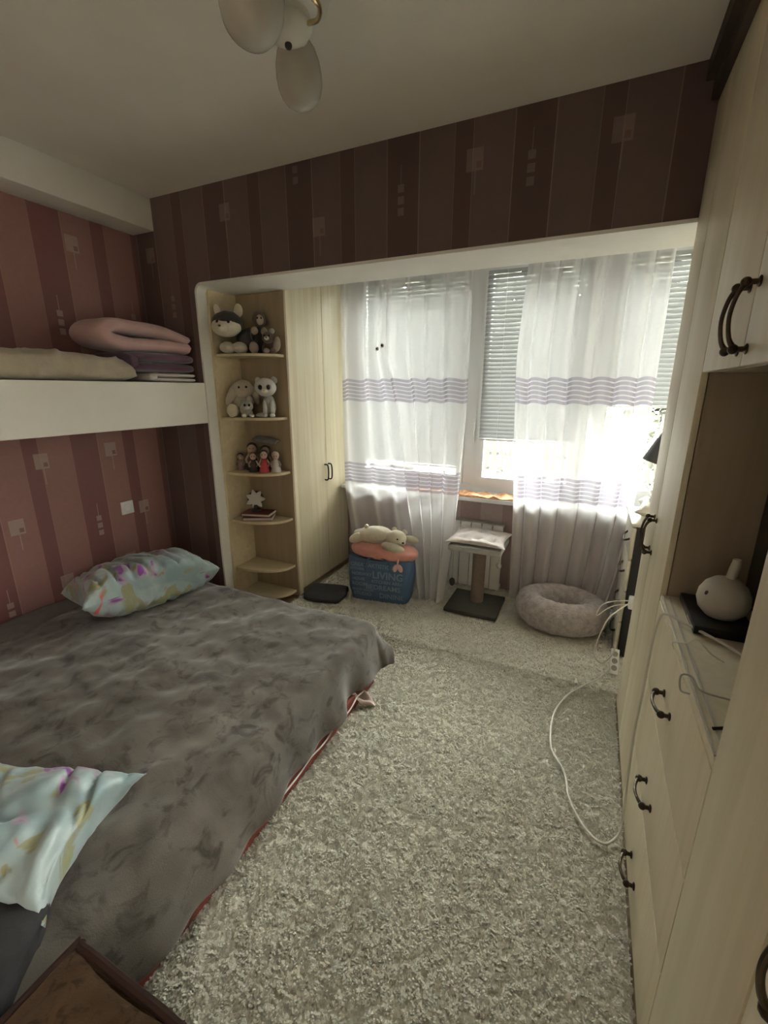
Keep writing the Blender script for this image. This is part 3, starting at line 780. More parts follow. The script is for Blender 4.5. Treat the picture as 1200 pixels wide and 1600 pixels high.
plush('plush_bunny', 'cream plush bunny with drooping ears sitting on the second shelf', (-2.145, 2.365, 1.328), R(38), 1.2, [
    ('body', (0, .01, .065), (.055, .048, .065), 'creamplush'), ('head', (.015, -.02, .150), (.052, .045, .048), 'creamplush'),
    ('ear', (-.045, -.015, .125), (.026, .018, .070), 'creamplush', (0, 28, 0)), ('ear', (.065, .01, .120), (.022, .016, .062), 'creamplush', (0, -22, 0)),
    ('foot', (-.048, -.060, .036), (.032, .026, .036), 'whiteplush'), ('foot', (.022, -.060, .040), (.032, .026, .038), 'creamplush'),
    ('arm', (.045, -.04, .085), (.02, .03, .028), 'creamplush'), ('eye', (-.006, -.060, .158), (.006, .004, .006), 'eye'), ('eye', (.032, -.060, .160), (.006, .004, .006), 'eye'),
    ('nose', (.013, -.068, .142), (.005, .004, .004), 'pinkplush')], 'plush toys on the corner shelf')
plush('plush_kitten', 'tiny grey tabby plush kitten between the bunny and the big-eyed cat', (-2.055, 2.31, 1.328), R(40), .92, [
    ('body', (0, .02, .035), (.034, .032, .035), 'greyplush'), ('head', (0, -.015, .078), (.040, .034, .034), 'greyplush'),
    ('muzzle', (0, -.046, .068), (.018, .010, .012), 'palegrey'), ('ear', (-.026, -.01, .110), (.011, .007, .014), 'greyplush'), ('ear', (.026, -.01, .110), (.011, .007, .014), 'greyplush'),
    ('eye', (-.015, -.046, .086), (.008, .005, .009), 'eye'), ('eye', (.015, -.046, .086), (.008, .005, .009), 'eye'),
    ('paw', (-.026, -.04, .014), (.018, .020, .014), 'whiteplush'), ('paw', (.026, -.04, .014), (.018, .020, .014), 'whiteplush')], 'plush toys on the corner shelf')
plush('plush_cat', 'big-eyed pale grey plush cat sitting on the second shelf', (-1.945, 2.395, 1.328), R(30), 1.0, [
    ('body', (.0, .015, .070), (.042, .042, .075), 'greyplush'), ('head', (-.012, -.015, .190), (.070, .055, .058), 'palegrey'),
    ('ear', (-.060, -.01, .232), (.020, .012, .022), 'palegrey'), ('ear', (.040, -.01, .234), (.022, .012, .024), 'palegrey'),
    ('eye_patch', (-.038, -.060, .190), (.020, .010, .021), 'greyplush'), ('eye_patch', (.014, -.062, .190), (.020, .010, .021), 'greyplush'),
    ('eye', (-.038, -.068, .190), (.013, .006, .015), 'eye'), ('eye', (.014, -.070, .190), (.013, .006, .015), 'eye'),
    ('muzzle', (-.012, -.068, .165), (.022, .014, .015), 'whiteplush'), ('nose', (-.012, -.082, .170), (.006, .004, .004), 'pinkplush'),
    ('leg', (-.022, -.03, .055), (.015, .016, .055), 'palegrey'), ('leg', (.024, -.03, .055), (.015, .016, .055), 'palegrey'),
    ('paw', (-.022, -.045, .014), (.018, .024, .014), 'palegrey'), ('paw', (.024, -.045, .014), (.018, .024, .014), 'palegrey'), ('tail', (-.050, -.015, .016), (.038, .014, .014), 'greyplush', (0, 0, 15))], 'plush toys on the corner shelf')
def doll(label, x, y, s, dress, hair, skin='skin'):
    s *= 1.12; x = -2.05+(x+2.045)*1.15-.012
    t = thing('doll', label, 'doll', (x, y, .960), R(35), 'small dolls on the third shelf')
    part('dress', lathe([(.034*s, 0), (.032*s, .012*s), (.024*s, .05*s), (.016*s, .075*s), (.010*s, .085*s)], 16), dress, t, local=True)
    part('head', ell((0, -.002, .105*s), (.022*s, .021*s, .024*s), (0, 0, 0), 16, 10), skin, t, local=True)
    part('hair', ell((0, .006*s, .113*s), (.025*s, .022*s, .023*s), (0, 0, 0), 16, 10, 1, 1, .002, 40), hair, t, local=True)
    for sx in (-1, 1):
        part('arm', tube([(.016*sx*s, 0, .074*s), (.030*sx*s, -.010*s, .052*s), (.024*sx*s, -.030*s, .040*s)], .006*s, 6, 3), skin, t, local=True)
        part('eye', ell((.008*sx*s, -.022*s, .108*s), (.003, .002, .0035), (0, 0, 0), 8, 6), 'eye', t, local=True)
doll('doll in a dark mauve dress at the left of the third shelf', -2.165, 2.365, .78, 'mauve', 'darkplush', 'tanplush')
doll('tallest doll with a pale face and dark dress on the third shelf', -2.105, 2.41, 1.25, 'darkdress', 'darkplush')
doll('small dark-dressed doll in the middle of the third shelf', -2.055, 2.35, .88, 'darkdress', 'brownfur', 'skin')
doll('doll in a red dress on the third shelf', -1.985, 2.365, 1.0, 'redcloth', 'darkplush')
doll('pale doll with grey hair at the right end of the third shelf', -1.925, 2.40, .92, 'whitefold', 'greyplush')
doll('dark doll behind the red one on the third shelf', -2.02, 2.43, 1.15, 'darkdress', 'darkplush', 'tanplush')
# grey felt cushion lying across the doll heads
tag(part('felt_cushion', cushion(.105, .032, .020, 30, 16, .1, .004, 4).tf(Matrix.Translation((-2.02, 2.428, 1.168)) @ Matrix.Rotation(R(6), 4, 'Y') @ Matrix.Rotation(R(25), 4, 'X')), 'hatgrey'), 'flat grey felt cushion lying across the dolls on the third shelf', 'cushion')
# ornament and books
bx_ = -2.07
for i, (x, y, z0, z1, rz, lab) in enumerate(((-2.065, 2.36, .622, .646, 8, 'dark red book at the bottom of the pile on the fourth shelf'), (-2.075, 2.37, .648, .668, -3, 'dark red book on top of the pile under the white ornament'))):
    t = thing('book', lab, 'book', (x, y, z0), R(rz+20), 'books on the fourth shelf')
    h = z1-z0
    part('pages', box(-.100, .100, -.066, .064, .003, h-.003), 'paper', t, local=True)
    part('cover', merge(box(-.104, .098, -.070, .068, 0, .003), box(-.104, .098, -.070, .068, h-.003, h), box(-.104, -.100, -.070, .068, 0, h)), 'bookred', t, local=True)
orn = thing('leaf_ornament', 'white leaf-shaped ornament on a dark stand above the books', 'ornament', (-2.105, 2.375, .669), R(35))
part('stand', lathe([(.036, 0), (.036, .014), (.018, .022), (.012, .045)], 20), 'dark', orn, local=True)
pts = []
for i in range(28):
    a = 2*math.pi*i/28; r = .052+(.016 if i % 4 == 0 else -.012 if i % 4 == 2 else 0)
    pts.append((r*math.cos(a)*1.02, r*math.sin(a)*1.1))
lg = prism(pts, -.006, .006); lg.v = [(x, -z, y+.085) for x, y, z in lg.v]
part('leaf', lg, 'leafwhite', orn, local=True)
part('back_plate', lathe([(.056, 0), (.058, .006), (.056, .012)], 24, (0, .022, .085), Matrix.Rotation(R(90), 4, 'X')), 'dark', orn, local=True)

# ------------------------------------------------------------------ blinds
def blind(label, a, b, zb, yc=3.262, pitch=.0277, tilt=61):
    t = thing('window_blind', label, 'blind', ((a+b)/2, yc, zb), 0, 'white slatted blinds on the window')
    part('head_rail', box(a, b, yc-.016, yc+.016, 2.30, 2.33, .003), 'pvc', t)
    part('bottom_rail', box(a, b, yc-.012, yc+.012, zb, zb+.014, .003), 'pvc', t)
    n = int((2.295-zb-.02)/pitch); L = b-a
    proto = None
    for i in range(n):
        z = zb+.03+i*pitch
        if proto is None:
            def sl(u, v):
                w_ = (v-.5)*.0315; c = .0022*(1-(2*v-1)**2); ct, st = math.cos(R(tilt)), math.sin(R(tilt))
                return ((u-.5)*L, w_*ct-c*st, w_*st+c*ct)
            g = grid(2, 5, sl); proto = part('slat', g, 'slat', t, local=True); proto.location = (0, 0, z-zb)
        else:
            o = proto.copy(); COL.objects.link(o); o.parent = t; o.location = (0, 0, z-zb)
    for k in (.14, .5, .86) if L > .8 else (.2, .8):
        x = a+L*k
        part('ladder_cord', tube([(x, yc-.014, 2.30), (x, yc-.014, zb+.01)], .0011, 5, 0), 'pvc', t)
    return t
blind('wide white slatted blind behind the left sheer curtain, let down almost to the sill', SASH[0][0]+.03, SASH[0][1]-.03, .93)
blind('white slatted blind in the gap between the sheer curtains', SASH[1][0]+.02, SASH[1][1]-.02, 1.15)
blind('white slatted blind on the right sash next to the cream cabinets, raised highest', SASH[2][0]+.02, SASH[2][1]-.02, 1.40)

# ------------------------------------------------------------------ curtains
def curtain(label, rows, nf, amp, seed, lean=0, nu=150):
    """rows: (z, x_left, x_right, y) from top to bottom"""
    zs = [r[0] for r in rows]
    def interp(z, k):
        for i in range(len(rows)-1):
            if zs[i] >= z >= zs[i+1]:
                t = (zs[i]-z)/(zs[i]-zs[i+1]); t = t*t*(3-2*t)*.5+t*.5
                return rows[i][k]*(1-t)+rows[i+1][k]*t
        return rows[0][k] if z > zs[0] else rows[-1][k]
    nv = 90; v = []; uv = []
    w0 = rows[0][2]-rows[0][1]
    for j in range(nv):
        z = zs[0]+(zs[-1]-zs[0])*j/(nv-1)
        xl, xr, y = (interp(z, k) for k in (1, 2, 3)); wd_ = xr-xl
        # tighter where gathered
        a_ = amp*(.55+.45*(zs[0]-z)/(zs[0]-zs[-1]))*min(1.5, w0/wd_)
        for i in range(nu):
            u = i/(nu-1)
            ph = u*nf*2*math.pi+seed+.5*math.sin(u*9+seed)+.35*noise.noise(Vector((u*4, z*.9, seed)))
            sh = math.sin(ph)+.22*math.sin(2*ph+1+seed)
            fold = a_*sh
            xx = xl+wd_*(u+.012*math.cos(ph)*min(1, u*8, (1-u)*8))
            v.append((xx, y+fold, z))
            uv.append((u, z+.006*math.sin(ph+.6)))
    f = [(j*nu+i, j*nu+i+1, (j+1)*nu+i+1, (j+1)*nu+i) for j in range(nv-1) for i in range(nu-1)]
    t = thing('sheer_curtain', label, 'curtain', ((rows[-1][1]+rows[-1][2])/2, rows[-1][3], rows[-1][0]), 0, 'white sheer curtains with lilac stripe bands')
    g = G().add(v, f); g.uv = uv
    part('voile', g, 'sheer', t, ang=180)
    hw = [v[i] for i in range(0, nu, 3)]
    part('header_tape', tube([(x, y, z-.004) for x, y, z in hw], .006, 5, 1), 'sheet', t)
    return t
curtain('sheer curtain panel nearest the wardrobe, falling behind the blue bag', [(2.44, -1.76, -1.28, 3.03), (1.79, -1.76, -1.33, 3.03), (1.31, -1.76, -1.22, 3.03), (.78, -1.75, -1.14, 3.02), (.32, -1.68, -1.06, 3.0), (.02, -1.62, -1.02, 2.97)], 3.3, .030, .7)
curtain('sheer curtain panel between the blue bag and the cat perch', [(2.44, -1.37, -.775, 2.975), (1.75, -1.37, -.772, 2.975), (1.33, -1.27, -.770, 2.955), (.84, -1.19, -.785, 2.925), (.43, -1.10, -.80, 2.885), (.018, -1.02, -.835, 2.835)], 4.2, .030, 2.1)
curtain('wide sheer curtain hanging behind the round pet bed', [(2.44, -.435, .295, 2.98), (1.71, -.472, .301, 3.0), (1.15, -.452, .309, 3.02), (.73, -.425, .292, 3.05), (.38, -.418, .265, 3.09), (.02, -.41, .225, 3.125)], 6.3, .032, 4.4)
rl = thing('curtain_rail', 'white ceiling curtain rail above the sheer curtains', 'curtain rail', (-.6, 3.0, 2.441))
part('track', box(-1.8, .75, 2.96, 3.05, 2.4405, 2.4495, .002), 'pvc', rl)
for x, z, lab in ((-1.448, 1.785, 'left one of two small dark clips on the sheer curtain edges'), (-1.385, 1.80, 'right one of two small dark clips on the sheer curtain edges')):
    y = 2.955 if x > -1.4 else 3.005
    t = thing('curtain_clip', lab, 'clip', (x, y, z-.012), 0, 'dark clips on the curtain')
    part('disc', lathe([(.004, -.004), (.012, -.004), (.014, 0), (.012, .004), (.004, .004)], 14, (x, y, z), Matrix.Rotation(R(90), 4, 'X')), 'greycable', t)
    part('knob', ell((x, y-.007, z), (.007, .006, .007), (0, 0, 0), 10, 8), 'dark', t)

# ------------------------------------------------------------------ radiator, sill cloth, perch, pet bed
rad = thing('radiator', 'white panel-section radiator under the window sill behind the cat perch', 'radiator', (-.95, 3.19, .05))
for i in range(11):
    x = -1.375+i*.080
    part('section', merge(box(x+.002, x+.078, 3.150, 3.160, .05, .525, .004), box(x+.030, x+.050, 3.160, 3.235, .06, .52, .004), box(x+.004, x+.076, 3.150, 3.235, .52, .545, .006), box(x+.004, x+.076, 3.150, 3.235, .035, .06, .006)), 'radiator', rad)
part('grille', box(-1.372, -.497, 3.175, 3.225, .545, .549), 'greycable', rad)
sc = grid(60, 14, lambda a, b: (-1.25+.83*a+.01*math.sin(b*7+a*20), 3.10+.15*b, .757+.008+.010*noise.noise(Vector((a*14, b*4, 2)))+.006*math.sin(a*40+b*5)))
n0 = len(sc.v); sc.add([(x, y, .7535) for x, y, z in sc.v], [tuple(reversed(f)) for f in sc.f])
sc.f += [(i+1, i, n0+i, n0+i+1) for i in range(59)]
tag(part('sill_cloth', sc, 'orange'), 'orange-brown patterned cloth laid on the window sill', 'cloth')

pe = thing('cat_perch', 'grey cat scratching perch with cushion top and hanging toys before the radiator', 'cat perch', (-.61, 2.88, .02))
part('base', box(-.79, -.428, 2.695, 3.04, .022, .048, .004), 'perchbase', pe)
part('post', lathe([(.045, .048), (.046, .06), (.045, .25), (.046, .43), (.045, .445)], 20, (-.605, 2.90, 0)), 'sisal', pe)
part('platform', box(-.80, -.44, 2.775, 3.10, .445, .485, .012, 3), 'perchboard', pe)
def perch_c():
    g = cushion(.205, .175, .032, 40, 40, .25, .004, 3)
    out = []
    for x, y, z in g.v:
        if z > 0:
            for bx2, by2 in ((-.10, -.08), (0, -.08), (.10, -.08), (-.10, .06), (0, .06), (.10, .06)):
                z -= .020*math.exp(-((x-bx2)**2+(y-by2)**2)/(2*.019**2))
        else: z *= .5
        out.append((x, y, z))
    g.v = out; return g.tf(Matrix.Translation((-.62, 2.945, .507)))
part('cushion', perch_c(), 'perchcush', pe, ang=80)
for x, y, zt, zb in ((-.765, 2.80, .446, .205), (-.463, 2.86, .446, .355)):
    c = part('hanging_toy', ell((x, y, zb), (.020, .020, .030 if zb < .3 else .022), (0, 0, 0), 14, 10, 1, 1, .003, 60), 'dark' if zb < .3 else 'palegrey', pe)
    part('string', tube([(x, y, zt), (x, y, zb+.02)], .0015, 5, 0), 'greycable', c)

pb = thing('pet_bed', 'round taupe faux-fur pet bed below the right sheer curtain', 'pet bed', (-.045, 2.868, .02))
def donut():
    n, m = 72, 26; v = []; f = []
    for i in range(n):
        a = 2*math.pi*i/n; low = .010*math.cos(a+1.9)
        for j in range(m):
            t = 2*math.pi*j/m
            R0x, R0y = .198, .162; rr = .088
            d = .006*noise.noise(Vector((math.cos(a)*9, math.sin(a)*9, t*2)))+.004*noise.noise(Vector((math.cos(a)*30, math.sin(a)*30, t*7)))
            k = rr+d
            rx = R0x+k*math.cos(t); ry = R0y+k*.82*math.cos(t)
            v.append((-.045+rx*math.cos(a), 2.868+ry*math.sin(a), .020+.104*(1+math.sin(t))*(1+low*3)+d))
    for i in range(n):
        for j in range(m): f.append((i*m+j, ((i+1) % n)*m+j, ((i+1) % n)*m+(j+1) % m, i*m+(j+1) % m))
    return G().add(v, f)
part('rim', donut(), 'petbed', pb, ang=180)
part('pad', ell((-.045, 2.868, .050), (.165, .135, .03), (0, 0, 0), 36, 12, 1, 1, .006, 14), 'petbed', pb)

# ------------------------------------------------------------------ bag, pink cushion, white plush
bag = thing('shopping_bag', 'blue woven shopping bag printed with pale words, beside the wardrobe', 'bag', (-1.285, 2.755, .012), R(8))
BWX, BWY, BHZ = .215, .115, .32
def bag_shell():
    n = 56; m = 16; v = []; f = []
    for j in range(m):
        t = j/(m-1); z = BHZ*t
        for i in range(n):
            a = 2*math.pi*i/n; c, s = spow(math.cos(a), .32), spow(math.sin(a), .32)
            bul = 1+.06*math.sin(math.pi*t)+.08*t*t
            v.append((c*BWX*bul+.008*noise.noise(Vector((c*4, s*4, t*5))), s*BWY*(1+.12*math.sin(math.pi*t))*(1+.1*t)+.004*noise.noise(Vector((c*6, s*3, t*6+4))), z+(.020*abs(c*s) if t > .95 else 0)))
    for j in range(m-1):
        for i in range(n): f.append((j*n+i, j*n+(i+1) % n, (j+1)*n+(i+1) % n, (j+1)*n+i))
    f.append(tuple(range(n-1, -1, -1)))
    # filled top, slightly sunk
    b0 = len(v); v.append((0, 0, BHZ-.03)); f += [((m-1)*n+i, (m-1)*n+(i+1) % n, b0) for i in range(n)]
    return G().add(v, f)
shell = part('shell', bag_shell(), 'bagblue', bag, local=True, ang=60)
for s, size, x, z in (('GREAT ARTISTIC LIVE', .035, -.20, .272), ('KITCHEN', .022, -.20, .246), ('LIVING', .066, -.035, .195), ('NORWAY', .030, -.19, .205), ('HOUSE', .026, -.185, .168), ('KITCHEN AREA', .030, -.04, .158), ('ROOM', .034, -.19, .125), ('BEDREAMS', .048, -.085, .105), ('SPACE DESIGN', .022, -.19, .082), ('DINING', .050, .015, .040), ('STUDIO', .034, -.18, .045)):
    g = text_mesh(s, size*1.12)
    out = []
    for px, pz, pd in g.v:
        X = px+x; Z = pz+z; t = Z/BHZ
        if X > .19: X = .19
        yb = -(BWY*(1+.12*math.sin(math.pi*t))*(1+.1*t))-.0055
        out.append((X, yb-pd, Z))
    g.v = out
    part('printed_word', g, 'bagtext', shell if False else bag, local=True, smooth=False)
for sgn in (-1, 1):
    part('strap', tube([(-.09, sgn*.128, .20), (-.09, sgn*.134, .30), (-.06, sgn*.132, .338), (0, sgn*.12, .345), (.06, sgn*.132, .338), (.09, sgn*.134, .30), (.09, sgn*.128, .20)], .006, 6, 5), 'bagblue', bag, local=True)
pkp = thing('pink_cushion', 'salmon pink plush roll lying on the blue bag', 'cushion', (-1.265, 2.765, .332), R(8))
part('body', ell((0, -.02, .048), (.25, .12, .058), (0, 3, 0), 40, 18, .8, .75, .010, 9, 2), 'pinkplush', pkp, local=True)
lb = part('ribbon_bow', merge(ell((.115, -.150, -.030), (.018, .008, .030), (0, 18, 0), 16, 10), ell((.150, -.150, -.028), (.018, .008, .030), (0, -18, 0), 16, 10), tube([(.13, -.13, .03), (.132, -.148, .01), (.132, -.15, -.01)], .007, 8, 4)), 'pinkpale', pkp, local=True)
plush('plush_bear', 'ivory plush bear lying face down on the pink cushion', (-1.27, 2.765, .425), R(12), 1.0, [
    ('body', (-.075, 0, .058), (.135, .085, .066), 'whiteplush', (0, -3, 0)), ('head', (.090, -.035, .058), (.075, .065, .058), 'whiteplush'),
    ('ear', (.070, -.01, .112), (.020, .014, .020), 'whiteplush'), ('ear', (.145, -.01, .098), (.020, .014, .020), 'whiteplush'),
    ('arm', (.080, -.105, .010), (.085, .036, .034), 'whiteplush', (0, 12, 0)), ('arm', (.190, .02, .035), (.06, .03, .028), 'whiteplush', (0, 10, 0)),
    ('leg', (-.200, -.04, .040), (.060, .036, .036), 'whiteplush', (0, -20, 20)), ('leg', (-.19, .05, .045), (.06, .036, .036), 'whiteplush'),
    ('tail', (-.135, -.01, .120), (.018, .018, .018), 'whiteplush'), ('muzzle', (.135, -.080, .045), (.030, .025, .024), 'whiteplush'),
    ('nose', (.152, -.102, .048), (.009, .007, .007), 'eye'), ('eye', (.110, -.096, .070), (.006, .005, .006), 'eye')], None)
dm = ell((-1.665, 2.57, .034), (.155, .135, .019), (0, 0, 12), 44, 14, .4, .35, .018, 11, 3)  # low dark shape in place of the shade on the floor
tag(part('shade_patch', dm, 'darkcloth'), 'flat dark shape standing in for shade at the foot of the wardrobe', 'cloth')

# ------------------------------------------------------------------ chest of drawers in the alcove
ch = thing('chest_of_drawers', 'black-sided chest with ivory drawer fronts between the cabinets and window', 'chest of drawers', (.5, 2.86, 0))
CX, CY0, CY1 = .268, 2.62, 3.02
part('body', box(CX+.018, .76, CY0, CY1, .012, .80), 'blackside', ch)
for i in range(4):
    z0 = .04+i*.19
    d = part('drawer', box(CX-.002, CX+.018, CY0+.004, CY1-.004, z0, z0+.18, .006), 'chestfront', ch)
    part('drawer_pull', tube([(CX, CY0+.07, z0+.10), (CX-.02, CY0+.09, z0+.085), (CX-.024, CY0+.15, z0+.07), (CX-.02, CY0+.21, z0+.085), (CX, CY0+.23, z0+.10)], .006, 7, 5), 'bronze', d)
part('top_board', box(CX-.012, .765, CY0-.01, CY1+.01, .80, .818, .004), 'chestfront', ch)
tag(part('cushion', cushion(.20, .17, .055, 40, 34, .25, .012, 5).tf(Matrix.Translation((.48, 2.81, .868)) @ Matrix.Rotation(R(-8), 4, 'Z')), 'pale_cushion'), 'pale cotton cushion lying on top of the black-sided chest', 'cushion')
fc = folded(2.66, 2.94, .925, .985, .34, .66, 2, 6, wob=.006)
tag(part('folded_cloth', fc, 'pale_cushion', ang=60), 'folded pale cloth on the cushion on the chest', 'cloth')
dl = thing('desk_lamp', 'charcoal bell-shaped lamp shade in front of the right blind above the chest', 'lamp', (.66, 3.02, .818))
LM = Matrix.Translation((.392, 2.86, 1.11)) @ Matrix.Rotation(R(14), 4, 'Y') @ Matrix.Diagonal((.6, .6, 1, 1))
part('shade', lathe([(.190, 0), (.178, .03), (.155, .10), (.125, .165), (.098, .20), (.080, .235), (.064, .30), (.060, .33), (.055, .33), (.060, .30), (.076, .235), (.094, .20), (.12, .165), (.15, .10), (.173, .03), (.185, 0)], 36, (0, 0, 0), LM, cap=False), 'shade', dl)
part('stem', tube([(.66, 3.0, .835), (.665, 3.0, 1.2), (.65, 2.99, 1.5), (.58, 2.94, 1.56), (.50, 2.87, 1.50), (.474, 2.86, 1.43)], .008, 8, 6), 'black', dl)
part('foot', lathe([(.07, 0), (.07, .012), (.03, .02), (.01, .022)], 24, (.66, 2.975, .8185)), 'black', dl)
# adapter on the chest side, power strip, cables
ad = thing('plug_adapter', 'white plug adapter on the dark side of the chest', 'adapter', (.335, 2.60, .34))
part('body', box(.300, .362, 2.578, 2.619, .335, .405, .008, 3), 'pvc', ad)
part('socket_face', lathe([(.020, 0), (.020, .003), (.016, .004), (.015, .001)], 18, (.331, 2.578, .37), Matrix.Rotation(R(90), 4, 'X')), 'pvc', ad)
ps = thing('power_strip', 'white power strip leaning on the chest at the cabinet corner', 'power strip', (.275, 2.46, .02))
PM = Matrix.Translation((.262, 2.40, .022)) @ Matrix.Rotation(R(-40), 4, 'X') @ Matrix.Scale(.8, 4)
part('body', box(-.026, .026, -.018, .018, 0, .17, .006).tf(PM), 'pvc', ps)
for k in range(3):
    part('outlet', lathe([(.018, 0), (.018, .002), (.015, .003), (.014, .0005)], 16, (0, -.018, .04+.047*k), Matrix.Rotation(R(90), 4, 'X')).tf(PM), 'greycable', ps)
FZ = .030
cb = tube([(.262, 2.44, .06), (.20, 2.34, FZ), (.12, 2.22, FZ), (.045, 2.10, FZ), (-.005, 1.93, FZ), (.0, 1.72, FZ), (.06, 1.60, FZ), (.085, 1.48, FZ), (.14, 1.38, FZ), (.20, 1.345, FZ), (.248, 1.40, FZ+.01), (.258, 1.46, .10), (.258, 1.52, .35), (.257, 1.50, .55), (.257, 1.50, .72), (.257, 1.46, .83), (.262, 1.41, .875), (.30, 1.37, .876), (.40, 1.26, .873), (.46, 1.12, .873), (.50, .98, .873)], .0042, 7, 6)
tag(part('extension_cable', cb, 'cable'), 'long white cable looping over the carpet and up the drawer fronts', 'cable')
cb2 = tube([(.31, 2.58, .38), (.24, 2.50, .345), (.20, 2.47, .30), (.165, 2.44, .18), (.16, 2.42, .10), (.20, 2.41, .07), (.245, 2.43, .12), (.258, 2.45, .19)], .0035, 7, 6)
tag(part('adapter_cable', cb2, 'cable'), 'thin white cable curling from the plug adapter down to the power strip', 'cable')
cb3 = tube([(.31, 2.575, .37), (.22, 2.55, .35), (.15, 2.56, .27), (.17, 2.58, .33), (.22, 2.57, .37), (.30, 2.574, .39)], .003, 7, 6)
tag(part('short_cable', cb3, 'cable'), 'short looped white cable hanging beside the pet bed', 'cable')

# ------------------------------------------------------------------ wall unit on the right
YS, YN, YN2, ZU, ZN, ZT = 1.922, 1.58, .83, 1.556, .864, 2.475
DT = .018
def bow_handle(p0, p1, out=.030):
    """bow pull between two points on the cabinet face, standing off towards -x"""
    a, b = Vector(p0), Vector(p1); o = Vector((-out, 0, 0)); m_ = (a+b)/2
    g = tube([a+o*.75, a.lerp(b, .18)+o*1.15, m_+o*1.35, a.lerp(b, .82)+o*1.15, b+o*.75], lambda t: .0042+.0025*(2*abs(t-.5))**3, 8, 6)
    for q in (a, b):
        g.add(*(lambda k: (k.v, k.f))(tube([q, q+o*.8], .0055, 8, 0))); g.add(*(lambda k: (k.v, k.f))(ell(q+o*.8, (.010, .010, .010), (0, 0, 0), 10, 8)))
        g.add(*(lambda k: (k.v, k.f))(ell(q-Vector((.002, 0, 0)), (.004, .011, .011), (0, 0, 0), 10, 8)))
    return g
def carcass(y0, y1, z0, z1, back=True):
    t = .016
    l = [box(XC+DT+.002, .775, y0, y0+t, z0, z1), box(XC+DT+.002, .775, y1-t, y1, z0, z1), box(XC+DT+.002, .775, y0+t, y1-t, z0, z0+t), box(XC+DT+.002, .775, y0+t, y1-t, z1-t, z1)]
    if back: l.append(box(.763, .775, y0+t, y1-t, z0+t, z1-t))
    return merge(*l)
G_ = .0032
tc_ = thing('tall_cabinet', 'tall narrow cream cabinet with two doors at the window end of the wall unit', 'cabinet', (.52, 1.87, 0), 0, 'cream wall unit cabinets')
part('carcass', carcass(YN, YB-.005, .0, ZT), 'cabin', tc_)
for a, b, hy in ((YN+G_, YS-G_, 1.895), (YS+G_, YB-.006, 1.955)):
    d = part('door', box(XC, XC+DT, a, b, .03, ZT-.004, .0025), 'cab', tc_)
    part('handle', bow_handle((XC, hy, 1.03), (XC, hy, .90)), 'bronze', d)
up = thing('wall_cabinet', 'cream upper cabinet with a pair of bronze-handled doors above the open niche', 'cabinet', (.52, 1.2, ZU), 0, 'cream wall unit cabinets')
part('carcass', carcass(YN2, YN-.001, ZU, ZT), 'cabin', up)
for a, b, hy in ((YN2+G_, 1.20-G_, 1.17), (1.20+G_, YN-.001-G_, 1.235)):
    d = part('door', box(XC, XC+DT, a, b, ZU+.002, ZT-.004, .0025), 'cab', up)
    part('handle', bow_handle((XC, hy, 1.715), (XC, hy, 1.59)), 'bronze', d)
dr = thing('drawer_unit', 'cream three-drawer unit with bronze pulls below the open niche', 'drawer unit', (.52, 1.2, 0), 0, 'cream wall unit cabinets')
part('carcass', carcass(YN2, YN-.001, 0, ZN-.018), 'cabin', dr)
part('top_board', box(XC+.002, .775, YN2, YN-.001, ZN-.018, ZN, .002), 'cab', dr)
for z0, z1, hz in ((.022, .305, .115), (.309, .575, .405), (.579, ZN-.020, .705)):
    d = part('drawer', box(XC, XC+DT, YN2+G_, YN-.001-G_, z0, z1, .0025), 'cab', dr)
    part('drawer_pull', bow_handle((XC, 1.265, hz), (XC, 1.165, hz), .026), 'bronze', d)
nr = thing('tall_cabinet', 'tall cream cabinet with doors nearest the camera on the right', 'cabinet', (.52, .2, 0), 0, 'cream wall unit cabinets')
part('carcass', carcass(-.30, YN2-.001, 0, ZT), 'cab', nr)
for a, b, hy, hz in ((.545+G_, YN2-.001, None, .93), (.12, .545-G_, .455, .93), (-.30, .12-2*G_, None, .93)):
    d = part('door', box(XC, XC+DT, a, b, .03, ZT-.004, .0025), 'cab', nr)
    if hy: part('handle', bow_handle((XC, hy, hz+.06), (XC, hy, hz-.06)), 'bronze', d)
# cornice above the cabinets
struct('trim_cornice', merge(box(.222, XRW, -.30, YB-.005, 2.535, 2.598), box(.246, XRW, -.30, YB-.005, ZT+.001, 2.535)), 'gap')
# sliding-door tracks along the niche edge
for x in (XC+.004, XC+.022):
    t = part('niche_track', box(x, x+.004, YN2+.02, YN-.02, ZN+.0005, ZN+.0045), 'gadget', None)
    tag(t, ('front' if x < XC+.02 else 'rear')+' thin metal sliding track along the edge of the open niche', 'track', 'sliding tracks in the niche')
# niche contents
tv = thing('television', 'black flat television standing in the open niche', 'television', (.60, 1.17, ZN))
part('panel', box(.468, .50, .87, 1.545, ZN+.035, ZN+.46, .006), 'black', tv)
part('screen', box(.4665, .469, .885, 1.53, ZN+.05, ZN+.448), 'screen', tv)
part('foot', merge(box(.462, .60, 1.0, 1.30, ZN+.0005, ZN+.010, .004), box(.485, .51, 1.10, 1.20, ZN+.008, ZN+.08)), 'black', tv)
bb = thing('set_top_box', 'flat black box with a bright front edge under the white humidifier', 'set-top box', (.41, 1.475, ZN))
part('case', box(.318, .462, 1.335, 1.562, ZN+.0005, ZN+.026, .004), 'black', bb)
part('front_strip', box(.317, .3185, 1.35, 1.43, ZN+.008, ZN+.014), 'silver', bb)
hm = thing('humidifier', 'white ball-shaped humidifier with upright spout on the black box', 'humidifier', (.392, 1.425, ZN+.026))
hc = Vector((.392, 1.425, ZN+.0265)); k_ = .80
